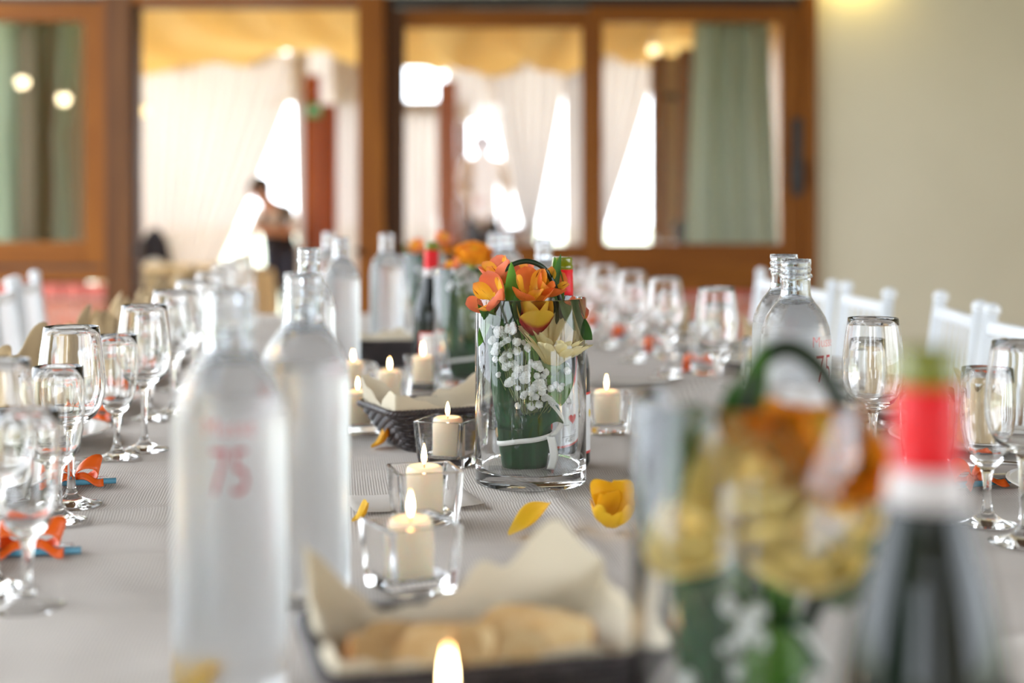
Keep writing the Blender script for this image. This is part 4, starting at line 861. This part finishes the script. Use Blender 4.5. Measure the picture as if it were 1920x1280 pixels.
def wrap_leaf(bq):                         # long dark leaf folded into a sheath, tied with a ribbon
    def sheath(u, v):
        a = u * 2 * PI * 1.08; q = 1 + 0.25 * math.cos(2 * a); rx = 0.034 - 0.006 * (1 - v) ** 2; ry = 0.026
        sx = math.copysign(abs(math.cos(a)) ** 0.7, math.cos(a)); sy = math.copysign(abs(math.sin(a)) ** 0.7, math.sin(a))
        return (-0.008 + rx * sx * (1 + 0.004 * u), ry * sy + 0.003 * u, 0.0 + 0.078 * v + 0.010 * math.sin(a + 0.8) * v)
    solid(MB().grid(sheath, 48, 12).build('leaf_sheath', M['leaf_wrap'], bq), 0.0012)
    def blade(x0, x1, w, y, lean):
        def fn(u, v):
            s = 2 * u - 1; ww = w * (1 - 0.25 * v) * (1 if v < 0.75 else math.cos((v - 0.75) * 4 * PI / 2 * 0.75))
            x = x0 + (x1 - x0) * v ** 0.8; return (x + s * ww, y - 0.010 * (1 - s * s) + lean * v, 0.052 + 0.156 * v)
        return fn
    for a in ((-0.022, -0.050, 0.017, -0.020, 0.006), (-0.006, -0.030, 0.018, 0.010, 0.016), (0.004, 0.020, 0.016, 0.014, 0.018)): solid(MB().grid(blade(*a), 10, 24).build('leaf_blade', M['leaf_wrap'], bq), 0.0008)
    def tongue(u, v): s = 2 * u - 1; w = 0.020 * math.cos(v * PI / 2 * 0.9); return (0.010 + 0.030 * v ** 0.8, -0.024 + 0.006 * v + s * 0.004, 0.062 + s * w * 0.9 + 0.012 * math.sin(PI * v))
    solid(MB().grid(tongue, 8, 12).build('folded_tip', M['leaf_wrap'], bq), 0.001)
    def rib(u, v):
        a = u * 2 * PI; sx = math.copysign(abs(math.cos(a)) ** 0.7, math.cos(a)); sy = math.copysign(abs(math.sin(a)) ** 0.7, math.sin(a)); return (-0.008 + 0.0352 * sx, 0.0272 * sy, 0.034 + 0.0065 * v + 0.006 * math.cos(a))
    r = solid(MB().grid(rib, 48, 2).build('ribbon', M['ribbon_white'], bq), 0.0005)
    solid(MB().grid(lambda u, v: (0.024 + 0.004 * math.sin(3 * v) + (u - 0.5) * 0.010, -0.030 - 0.004 * math.sin(PI * v) - 0.004 * u, 0.044 - 0.042 * v), 4, 12).build('ribbon_tail', M['ribbon_white'], r), 0.0004)
    solid(MB().grid(lambda u, v: (0.026 + 0.012 * math.sin(PI * v) + (u - 0.5) * 0.007, -0.020, 0.042 + 0.040 * v), 4, 12).build('ribbon_tail', M['ribbon_white'], r), 0.0004)
def loop(bq, pts, r=0.0032):
    P = [Vector(p) for p in pts]; out = []
    for i in range(len(P) - 1):
        p0, p1, p2, p3 = P[max(i - 1, 0)], P[i], P[i + 1], P[min(i + 2, len(P) - 1)]
        for k in range(6):
            t = k / 6; out.append(0.5 * ((2 * p1) + (p2 - p0) * t + (2 * p0 - 5 * p1 + 4 * p2 - p3) * t * t + (3 * p1 - p0 - 3 * p2 + p3) * t ** 3))
    MB().tube(out + [P[-1]], r, 8).build('grass_loop', M['grass_dark'], bq)
vase_me = MB().lathe([(0, 0.0), (0.066, 0.0), (0.0690, 0.0015), (0.0700, 0.005), (0.0700, 0.10), (0.0700, 0.2316), (0.0692, 0.2326), (0.0676, 0.2326), (0.0668, 0.2316), (0.0664, 0.10), (0.0660, 0.024), (0.0630, 0.019), (0.056, 0.0172), (0, 0.0165)], 96).mesh('vase'); sharp(vase_me, 40)
def vase(p, lab, grp='glass flower vases'):
    L = at(*p, T + 0.001); tag(ob('glass_vase', vase_me, M['vase_glass'], None, L), lab, 'vase', grp); return (L[0], L[1], L[2] + 0.0172)
# second nearest vase: the one in focus
B0 = vase((995, 1.795), 'clear cylinder vase in the middle of the table, sharp in focus')
bq = thing('bouquet', 'bouquet of orange lilies, pale gerbera and white sprays in the middle vase', 'bouquet', B0, 0, 'bouquets'); wrap_leaf(bq)
Z = lambda py: (905 - py) / 1486 - 0.0172
X = lambda px: (px - 995) / 1486
flower('alst_y', bq, (X(992), -0.012, Z(568)), (0.10, -0.60, 0.80), 0.3, 1.40); flower('alst_y', bq, (X(1015), 0.004, Z(556)), (0.45, -0.55, 0.65), 0.9, 1.25)
flower('alst', bq, (X(938), -0.020, Z(575)), (-0.55, -0.55, 0.55), 0.2, 1.40); flower('alst', bq, (X(945), 0.006, Z(535)), (-0.45, -0.25, 0.85), 0.7, 1.2)
flower('alst', bq, (X(1062), 0.0, Z(600)), (0.55, -0.45, 0.55), 0.2, 0.95); flower('alst', bq, (X(975), 0.02, Z(548)), (-0.1, 0.3, 0.95), 1.2, 1.2)
flower('tulip', bq, (X(1000), -0.030, Z(640)), (0.05, -0.12, 0.98), 0.5, 1.30); flower('gerb', bq, (X(1032), -0.030, Z(688)), (0.14, -0.04, 0.97), 0.1, 1.15)
gyp(bq, cloud(64, [(-0.057, -0.020, -0.046, -0.022, 0.128, 0.182), (-0.044, 0.000, -0.052, -0.034, 0.110, 0.165), (-0.030, 0.016, -0.055, -0.040, 0.100, 0.135)]), (-0.005, -0.01, 0.055))
gyp(bq, cloud(26, [(-0.012, 0.034, -0.052, -0.030, 0.094, 0.132), (0.020, 0.054, -0.040, 0.0, 0.088, 0.130), (-0.020, 0.010, -0.050, -0.030, 0.080, 0.112)]), (0.004, -0.01, 0.055))
leaf(bq, (X(960), -0.028, Z(588)), (-0.12, -0.10, 1.0), 0.5, 'leaf', 'leaf', 1.02); leaf(bq, (X(940), -0.030, Z(622)), (-0.55, -0.2, 0.8), -0.4, 'leaf', 'leaf_deep', 0.75)
leaf(bq, (X(970), -0.034, Z(610)), (-0.2, -0.3, 0.8), 0.7, 'leaf', 'leaf_deep', 0.7); leaf(bq, (X(1034), 0.004, Z(560)), (0.05, 0.0, 1.0), 0.9, 'leaf', 'leaf_deep', 0.85)
leaf(bq, (X(1052), 0.010, Z(572)), (-0.02, 0.1, 1.0), -0.6, 'leaf', 'leaf', 0.9); leaf(bq, (X(1048), -0.024, Z(682)), (0.05, -0.35, -0.9), 0.2, 'broad', 'leaf', 0.95)
leaf(bq, (X(1060), -0.01, Z(590)), (0.55, -0.1, -0.5), 0.2, 'broad', 'leaf_deep', 0.8); leaf(bq, (X(918), -0.02, Z(585)), (-0.2, -0.2, -0.8), 0.2, 'leaf', 'leaf', 0.7)
loop(bq, [(X(928), -0.01, Z(545)), (X(938), -0.012, Z(516)), (X(962), -0.012, Z(497)), (X(990), -0.010, Z(491)), (X(1018), -0.006, Z(503)), (X(1036), 0.0, Z(530)), (X(1050), 0.0, Z(562)), (X(1052), 0.0, Z(600)), (X(1046), 0.0, Z(650)), (X(1020), 0.0, Z(760))])
# nearest vase, far out of focus
B0 = vase((1405, 0.84), 'clear cylinder vase nearest the camera, blurred')
bq = thing('bouquet', 'blurred bouquet with orange and cream flowers nearest the camera', 'bouquet', B0, 0, 'bouquets'); wrap_leaf(bq)
k_ = F / 0.84; X = lambda px: (px - 1405) / k_; Z = lambda py: (395 + F * 0.343 / 0.84 - py) / k_ - 0.0172
flower('rose', bq, (X(1510), -0.020, Z(905)), (0.15, -0.55, 0.75), 0.1, 1.45); flower('rose', bq, (X(1430), -0.004, Z(880)), (-0.35, -0.45, 0.8), 0.6, 1.25); flower('rose', bq, (X(1570), 0.0, Z(880)), (0.6, -0.4, 0.6), 0.6, 1.0)
flower('cream', bq, (X(1410), -0.034, Z(960)), (-0.2, -0.45, 0.85), 0.4, 1.45); flower('cream', bq, (X(1450), -0.036, Z(1050)), (0.15, -0.50, 0.80), 0.9, 1.35); flower('cream', bq, (X(1330), -0.026, Z(1020)), (-0.45, -0.45, 0.7), 0.2, 1.25)
flower('tulip', bq, (X(1500), -0.034, Z(985)), (0.2, -0.3, 0.9), 0.4, 1.0); flower('cream', bq, (X(1530), -0.024, Z(1010)), (0.4, -0.4, 0.8), 0.3, 1.2)
for dx, dz, rl in ((1340, 1130, 0.3), (1420, 1110, -0.3), (1500, 1140, 0.2), (1380, 930, 0.5), (1560, 1000, -0.4)): leaf(bq, (X(dx), 0.012, Z(dz)), ((dx - 1420) / 300, 0.0, 0.9), rl, 'broad', 'leaf_deep', 1.15)
gyp(bq, cloud(44, [(-0.052, 0.0, -0.056, -0.03, 0.045, 0.105), (-0.03, 0.045, -0.056, -0.028, 0.02, 0.075), (-0.055, -0.02, -0.035, 0.0, 0.11, 0.16)]), (-0.004, -0.01, 0.03))
leaf(bq, (X(1330), -0.01, Z(950)), (-0.4, -0.2, 0.9), 0.4, 'broad', 'leaf_deep', 0.9); leaf(bq, (X(1440), -0.04, Z(1150)), (-0.2, -0.3, -0.8), 0.2, 'broad', 'leaf', 1.0); leaf(bq, (X(1540), -0.03, Z(1120)), (0.3, -0.3, 0.8), 0.2, 'leaf', 'leaf_deep', 1.0)
loop(bq, [(X(1392), 0.0, Z(830)), (X(1400), 0.0, Z(740)), (X(1428), 0.0, Z(680)), (X(1478), 0.0, Z(655)), (X(1535), 0.0, Z(690)), (X(1580), 0.0, Z(770)), (X(1602), -0.01, Z(880)), (X(1590), -0.015, Z(990)), (X(1550), -0.01, Z(1100)), (X(1440), 0.0, Z(1300))], 0.0058)
leaf(bq, (X(1382), 0.0, Z(830)), (0.22, 0.0, 1.0), 0.15, 'leaf', 'leaf_deep', 0.95)
# third and fourth vase
B0 = vase((880, 2.765), 'clear cylinder vase third from the camera beside a wine bottle'); bq = thing('bouquet', 'bouquet with a large orange rose in the third vase', 'bouquet', B0, 0, 'bouquets'); wrap_leaf(bq)
flower('rose', bq, (0.006, -0.02, 0.220), (0.1, -0.4, 0.9), 0.2, 1.5); flower('alst', bq, (-0.026, 0.0, 0.205), (-0.5, -0.3, 0.8), 0.3, 0.9); flower('rose', bq, (0.036, 0.0, 0.205), (0.5, -0.2, 0.8), 0.3, 1.0); flower('alst', bq, (0.03, -0.02, 0.19), (0.5, -0.5, 0.6), 0.3, 0.9)
gyp(bq, cloud(40, [(-0.035, 0.035, -0.05, -0.02, 0.14, 0.205), (-0.045, 0.02, -0.045, -0.01, 0.16, 0.21), (0.0, 0.045, -0.045, -0.01, 0.10, 0.17)]), (0, -0.01, 0.06)); leaf(bq, (0.03, -0.02, 0.15), (0.3, -0.3, 0.9), 0.3, 'leaf', 'leaf_deep', 1.0)
B0 = vase((804, 3.70), 'farthest clear cylinder vase on the table'); bq = thing('bouquet', 'farthest bouquet with orange lilies behind the red wine capsule', 'bouquet', B0, 0, 'bouquets'); wrap_leaf(bq)
flower('alst', bq, (-0.025, -0.02, 0.215), (-0.3, -0.5, 0.8), 0.2, 1.2); flower('alst', bq, (0.03, -0.01, 0.232), (0.3, -0.4, 0.9), 0.2, 1.2); flower('rose', bq, (0.0, 0.0, 0.21), (0.0, -0.3, 0.95), 0.2, 1.1); flower('rose', bq, (0.045, 0.0, 0.20), (0.6, -0.3, 0.7), 0.2, 1.0)
gyp(bq, cloud(24, [(-0.04, 0.04, -0.05, -0.02, 0.12, 0.18)]), (0, -0.01, 0.06)); leaf(bq, (-0.035, -0.01, 0.19), (-0.6, -0.2, 0.8), 0.3, 'leaf', 'leaf', 0.9)

# ------------------------------------------------------------------ petals and cards on the cloth
def loose(px, py, kind, m, rx, rz, s, lab, up=0.0):
    p = gp(px, py); o = ob('rose_petal', PET[kind], M[m], None, (p[0], p[1], p[2] + 0.0025 + up), (rx, 0, rz), (s, s, s)); solid(o, 0.0006); subs(o, 1); tag(o, lab, 'petal', 'scattered petals')
t = thing('fallen_rose_head', 'curled yellow petals of a fallen rose before the middle vase', 'petal', gp(1142, 996, T + 0.001), 0.0, 'scattered petals')
for rz, rx, q, kd, dx, dy, dz in ((-0.25, 0.80, 1.15, 'loose', 0.004, 0.006, 0.004), (1.9, 0.10, 0.80, 'loose', 0.004, -0.006, 0.006), (-1.9, 0.10, 0.80, 'loose', 0.002, -0.008, 0.006), (3.0, -0.02, 0.72, 'loose', 0.003, -0.004, 0.005), (0.7, 0.75, 0.85, 'loose', 0.0, 0.002, 0.004)):
    o = ob('petal', PET[kd], M['petal_yellow'], t, (dx, dy, dz), (rx, 0, rz), (q, q, q)); solid(o, 0.0006); subs(o, 1)
loose(955, 1008, 'loose_flat', 'petal_yellow', 0.35, -1.15, 1.7, 'single yellow petal behind the peak of the front basket cloth')
loose(660, 982, 'loose', 'petal_yellow', 0.1, -1.3, 0.62, 'small yellow petal beside the second bottle')
loose(696, 842, 'loose', 'petal_amber', 0.1, -1.4, 0.9, 'amber petal under the second basket corner')
loose(934, 862, 'loose_flat', 'petal_yellow', 0.9, 0.2, 0.9, 'yellow petal standing behind the middle vase', 0.004)
loose(372, 1292, 'loose', 'petal_yellow', 0.1, -1.3, 0.65, 'yellow petal at the foot of the frontmost bottle')
loose(1112, 788, 'loose_flat', 'petal_yellow', 0.1, -1.0, 0.5, 'tiny yellow petal right of the heart-label bottle')
def card(px, py, w_, h_, rz, lab):
    p = gp(px, py); o = MB().grid(lambda u, v: ((u - 0.5) * w_, (v - 0.5) * h_, 0.0004 + 0.003 * (2 * u - 1) ** 4), 12, 2).build('paper_card', M['card'], None, loc=(p[0], p[1], p[2] + 0.0028), rot=(0, 0, rz)); solid(o, 0.0005); tag(o, lab, 'card', 'paper cards')
card(770, 945, 0.15, 0.095, 0.30, 'plain paper card lying under the candle before the vase'); card(1180, 718, 0.16, 0.10, -0.1, 'plain paper card lying on the cloth beyond the low candle'); card(1985, 1240, 0.16, 0.11, 0.5, 'plain paper card at the lower corner beside the dark wine bottle')

# ================================================================== people in the marquee
def person(name, label, J, E, pick, head, look, hair_m='hair_dark', hair=None):
    """J: joints {name: (x, y, z, r)}, E: edges; one skinned body; pick(face centre, nearest edge) names the material"""
    names = list(J); vs = [J[n][:3] for n in names]; es = [(names.index(a), names.index(b)) for a, b in E]
    me = bpy.data.meshes.new('body'); me.from_pydata(vs, es, []); o = bpy.data.objects.new('tmp', me); COL.objects.link(o)
    sk = o.modifiers.new('skin', 'SKIN'); sk.use_smooth_shade = True
    for i, n in enumerate(names):
        r = J[n][3]; me.skin_vertices[0].data[i].radius = (r, r) if not isinstance(r, tuple) else r
        me.skin_vertices[0].data[i].use_root = (n == 'pelvis')
    sb = o.modifiers.new('sub', 'SUBSURF'); sb.levels = 2; sb.render_levels = 2
    bpy.context.view_layer.update()
    bm_ = bpy.data.meshes.new_from_object(o.evaluated_get(bpy.context.evaluated_depsgraph_get())); bpy.data.objects.remove(o)
    ml = ['skin', 'shirt_white', 'vest_black', 'trousers_dark']; bm_.materials.clear()
    for q in ml: bm_.materials.append(M[q])
    for p in bm_.polygons:
        c_ = p.center; best = min(E, key=lambda e: seg_d(c_, Vector(J[e[0]][:3]), Vector(J[e[1]][:3])) - 0.5 * (J[e[0]][3] + J[e[1]][3])); p.material_index = ml.index(pick(c_, best)); p.use_smooth = True
    body = ob(name, bm_); tag(body, label, 'person')
    H = Vector(head); Fm = Matrix.Translation(H) @ frame(look) @ Matrix.Rotation(0, 4, 'Z')       # local z looks forward
    b = hair or 1.0
    def hr(u, v):
        a = 2 * PI * u; ph = v * PI * 0.60; d_ = Vector((math.sin(ph) * math.cos(a) * 0.088, math.sin(ph) * math.sin(a) * 0.088, math.cos(ph) * 0.104)); return d_
    up = Vector((0, 0, 1)); bk = -Vector(look).normalized(); ax = (up * 0.8 + bk * 0.65).normalized()
    MB().grid(hr, 24, 10, Matrix.Translation(H) @ frame(ax)).build('hair', M[hair_m], body)
    f_ = Vector(look).normalized(); sd = f_.cross(up).normalized(); u2 = sd.cross(f_)
    for s in (-1, 1):
        MB().ball(H + f_ * 0.080 + sd * s * 0.030 + u2 * 0.008, 0.010, 8, 6).build('eye', M['hair_dark'], body); MB().ball(H + sd * s * 0.083 - f_ * 0.002, 0.020, 8, 6).build('ear', M['skin'], body)
    MB().tube([H + f_ * 0.082 + u2 * 0.012, H + f_ * 0.106 - u2 * 0.024], [0.008, 0.014], 8).build('nose', M['skin'], body)
    MB().tube([H + f_ * 0.080 - sd * 0.022 - u2 * 0.052, H + f_ * 0.089 - u2 * 0.053, H + f_ * 0.080 + sd * 0.022 - u2 * 0.052], 0.006, 6).build('mouth', M['lip'], body)
    return body
def seg_d(p, a, b):
    ab = b - a; t_ = max(0, min(1, (p - a).dot(ab) / max(1e-9, ab.length_squared))); return (p - (a + ab * t_)).length
def fingers(J, E, hand, d, n, spread):
    h_ = Vector(J[hand][:3]); d = Vector(d).normalized(); s_ = Vector(spread).normalized()
    for k in range(4):
        a = h_ + s_ * (k - 1.5) * 0.019 + d * 0.045; b = a + d * (0.040, 0.046, 0.044, 0.034)[k] + Vector((0, 0.012, 0)); J['%s_f%d' % (n, k)] = (*a, 0.009); J['%s_g%d' % (n, k)] = (*b, 0.0075); E += [(hand, '%s_f%d' % (n, k)), ('%s_f%d' % (n, k), '%s_g%d' % (n, k))]
    a = h_ - s_ * 0.034 + d * 0.012; b = a + d * 0.034 - s_ * 0.008; J[n + '_t'] = (*a, 0.010); J[n + '_u'] = (*b, 0.008); E += [(hand, n + '_t'), (n + '_t', n + '_u')]
BODY = [('pelvis', 'waist'), ('waist', 'chest'), ('chest', 'neck'), ('neck', 'chin'), ('chin', 'crown'), ('chest', 'sh_l'), ('sh_l', 'el_l'), ('el_l', 'wr_l'), ('wr_l', 'ha_l'), ('chest', 'sh_r'), ('sh_r', 'el_r'), ('el_r', 'wr_r'), ('wr_r', 'ha_r'),
        ('pelvis', 'hip_l'), ('hip_l', 'kn_l'), ('kn_l', 'an_l'), ('an_l', 'toe_l'), ('pelvis', 'hip_r'), ('hip_r', 'kn_r'), ('kn_r', 'an_r'), ('an_r', 'toe_r')]
def P(px, py, d): return (DX(px, d), d, DZ(py, d))
# waitress bending over a table
D = 11.0
J = {'pelvis': (*P(527, 458, 11.10), 0.135), 'waist': (*P(522, 436, 11.0), 0.120), 'chest': (*P(514, 408, 10.86), 0.135), 'neck': (*P(500, 381, 10.74), 0.055), 'chin': (*P(493, 369, 10.70), 0.070), 'crown': (*P(485, 348, 10.66), 0.088),
     'sh_l': (*P(489, 398, 10.80), 0.062), 'el_l': (*P(473, 436, 10.72), 0.046), 'wr_l': (*P(464, 474, 10.66), 0.032), 'ha_l': (*P(462, 484, 10.65), 0.030), 'sh_r': (*P(541, 396, 10.88), 0.062), 'el_r': (*P(553, 434, 10.82), 0.048), 'wr_r': (*P(511, 433, 10.66), 0.034), 'ha_r': (*P(500, 431, 10.64), 0.030),
     'hip_l': (*P(512, 470, 11.1), 0.090), 'kn_l': (DX(514, 11.1), 11.06, 0.46, 0.062), 'an_l': (DX(514, 11.1), 11.12, 0.09, 0.042), 'toe_l': (DX(512, 11.1), 10.95, 0.035, 0.035), 'hip_r': (*P(542, 470, 11.1), 0.090), 'kn_r': (DX(542, 11.1), 11.08, 0.46, 0.062), 'an_r': (DX(542, 11.1), 11.16, 0.09, 0.042), 'toe_r': (DX(544, 11.1), 11.0, 0.035, 0.035)}
E = list(BODY); fingers(J, E, 'ha_l', (-0.1, -0.2, -1), 'fl', (1, 0, 0)); fingers(J, E, 'ha_r', (-1, -0.2, 0.1), 'fr', (0, 0, 1))
J0 = J; ch = Vector(J['chest'][:3]); wa = Vector(J['waist'][:3])
def pick(c_, e):
    if e[0] in ('neck', 'chin') or e[1] in ('chin', 'crown') or (e[1] == 'neck' and (c_ - Vector(J0['neck'][:3])).length < 0.085): return 'skin'
    if e[0].startswith(('wr_', 'ha_', 'fl', 'fr', 'el_')): return 'skin'
    if e[0].startswith('sh_') or (e[1].startswith('sh_') and (c_ - ch).length > 0.15): return 'shirt_white'
    if e[0] in ('pelvis',) and e[1] == 'waist': return 'vest_black'
    if e[0] in ('waist', 'chest'):
        k = (c_.z - wa.z) / (ch.z - wa.z); mx = wa.x + (ch.x - wa.x) * k
        return 'shirt_white' if (abs(c_.x - mx) < 0.062 * (k - 0.25) and c_.y < mx * 0 + wa.y + (ch.y - wa.y) * k) else 'vest_black'
    return 'trousers_dark'
person('person', 'waitress in black vest and white shirt bending forward beyond the doorway', J, E, pick, Vector(P(487, 354, 10.67)), (-0.55, -0.6, -0.45))
# standing figure in white
D = 11.95
J = {'pelvis': (*P(905, 408, D), 0.140), 'waist': (*P(905, 380, D), 0.125), 'chest': (*P(905, 325, D), 0.150), 'neck': (*P(905, 294, D), 0.055), 'chin': (*P(905, 282, D), 0.068), 'crown': (*P(905, 262, D), 0.086),
     'sh_l': (*P(872, 308, D), 0.065), 'el_l': (*P(866, 362, D - .05), 0.050), 'wr_l': (*P(888, 378, D - .24), 0.036), 'ha_l': (*P(894, 376, D - .28), 0.032), 'sh_r': (*P(938, 308, D), 0.065), 'el_r': (*P(948, 362, D), 0.050), 'wr_r': (*P(945, 408, D - .08), 0.036), 'ha_r': (*P(945, 420, D - .09), 0.032),
     'hip_l': (*P(889, 425, D), 0.095), 'kn_l': (DX(888, D), D - .02, 0.5, 0.066), 'an_l': (DX(888, D), D + .03, 0.09, 0.044), 'toe_l': (DX(886, D), D - .13, 0.035, 0.036), 'hip_r': (*P(921, 425, D), 0.095), 'kn_r': (DX(922, D), D - .02, 0.5, 0.066), 'an_r': (DX(922, D), D + .03, 0.09, 0.044), 'toe_r': (DX(925, D), D - .13, 0.035, 0.036)}
E = list(BODY); fingers(J, E, 'ha_l', (1, -0.5, 0), 'fl', (0, 0, 1)); fingers(J, E, 'ha_r', (0, -0.2, -1), 'fr', (0, 1, 0))
def pick2(c_, e):
    if e[1] in ('chin', 'crown') or e[0] in ('neck', 'chin'): return 'skin'
    if e[0].startswith(('wr_', 'ha_', 'fl', 'fr')): return 'skin'
    if e[0].startswith(('hip', 'kn_', 'an_')) or e[1].startswith('hip'): return 'trousers_dark'
    return 'shirt_white'
for k in J: J[k] = (J[k][0], J[k][1], *J[k][2:])
person('person', 'standing figure in a white jacket behind the middle window', J, E, pick2, (DX(905, D), D, DZ(271, D)), (0.35, -0.9, -0.15), 'hair_brown')
# seated guest, only the head shows above the sash
D = 9.35; x0 = DX(1281, D)
J = {'pelvis': (x0 + .02, D + .12, 0.53, 0.145), 'waist': (x0 + .01, D + .12, 0.62, 0.125), 'chest': (x0, D + .06, 0.76, 0.130), 'neck': (x0, D + .01, 0.865, 0.052), 'chin': (x0, D - .01, 0.90, 0.066), 'crown': (x0, D - .01, 0.965, 0.084),
     'sh_l': (x0 - .15, D + .06, 0.80, 0.058), 'el_l': (x0 - .20, D - .02, 0.60, 0.045), 'wr_l': (x0 - .16, D - .2, 0.56, 0.032), 'ha_l': (x0 - .14, D - .26, 0.565, 0.03), 'sh_r': (x0 + .15, D + .06, 0.80, 0.058), 'el_r': (x0 + .20, D - .02, 0.60, 0.045), 'wr_r': (x0 + .16, D - .2, 0.56, 0.032), 'ha_r': (x0 + .14, D - .26, 0.565, 0.03),
     'hip_l': (x0 - .09, D + .08, 0.52, 0.092), 'kn_l': (x0 - .10, D - .32, 0.50, 0.066), 'an_l': (x0 - .10, D - .30, 0.09, 0.042), 'toe_l': (x0 - .10, D - .44, 0.035, 0.035), 'hip_r': (x0 + .09, D + .08, 0.52, 0.092), 'kn_r': (x0 + .10, D - .32, 0.50, 0.066), 'an_r': (x0 + .10, D - .30, 0.09, 0.042), 'toe_r': (x0 + .10, D - .44, 0.035, 0.035)}
E = list(BODY); fingers(J, E, 'ha_l', (0.2, -1, 0), 'fl', (1, 0, 0)); fingers(J, E, 'ha_r', (-0.2, -1, 0), 'fr', (1, 0, 0))
person('person', 'seated dark-haired guest, head showing low behind the sliding window', J, E, pick2, (x0, D - .01, 0.945), (-0.5, 0.85, 0.0))
put(chair, first, (x0 + .02, D + .30, 0), 0.0, 'white slatted chair under the seated guest in the marquee', 'marquee chairs')
# dark jacket over a chair by the doorway
p = (DX(290, 11.1), 11.1, 0)
put(chair, first, p, 0.2, 'white slatted chair with dark jacket just beyond the doorway', 'marquee chairs')
def jk(u, v):
    a = (u - 0.5) * 2; h_ = 0.965 - 0.24 * v - 0.10 * abs(a) ** 1.5; return (a * (0.09 + 0.06 * v), -0.05 * (1 if v < .5 else 1) - 0.02 * math.sin(6 * a), h_)
j_ = MB().grid(jk, 24, 16).grid(lambda u, v: (jk(u, v)[0], 0.055 + 0.02 * math.sin(5 * u), jk(u, v)[2]), 24, 16).build('jacket', M['vest_black'], None, loc=p, rot=(0, 0, 0.2)); solid(j_, 0.012); tag(j_, 'dark jacket hung over a chair back beyond the doorway', 'jacket')
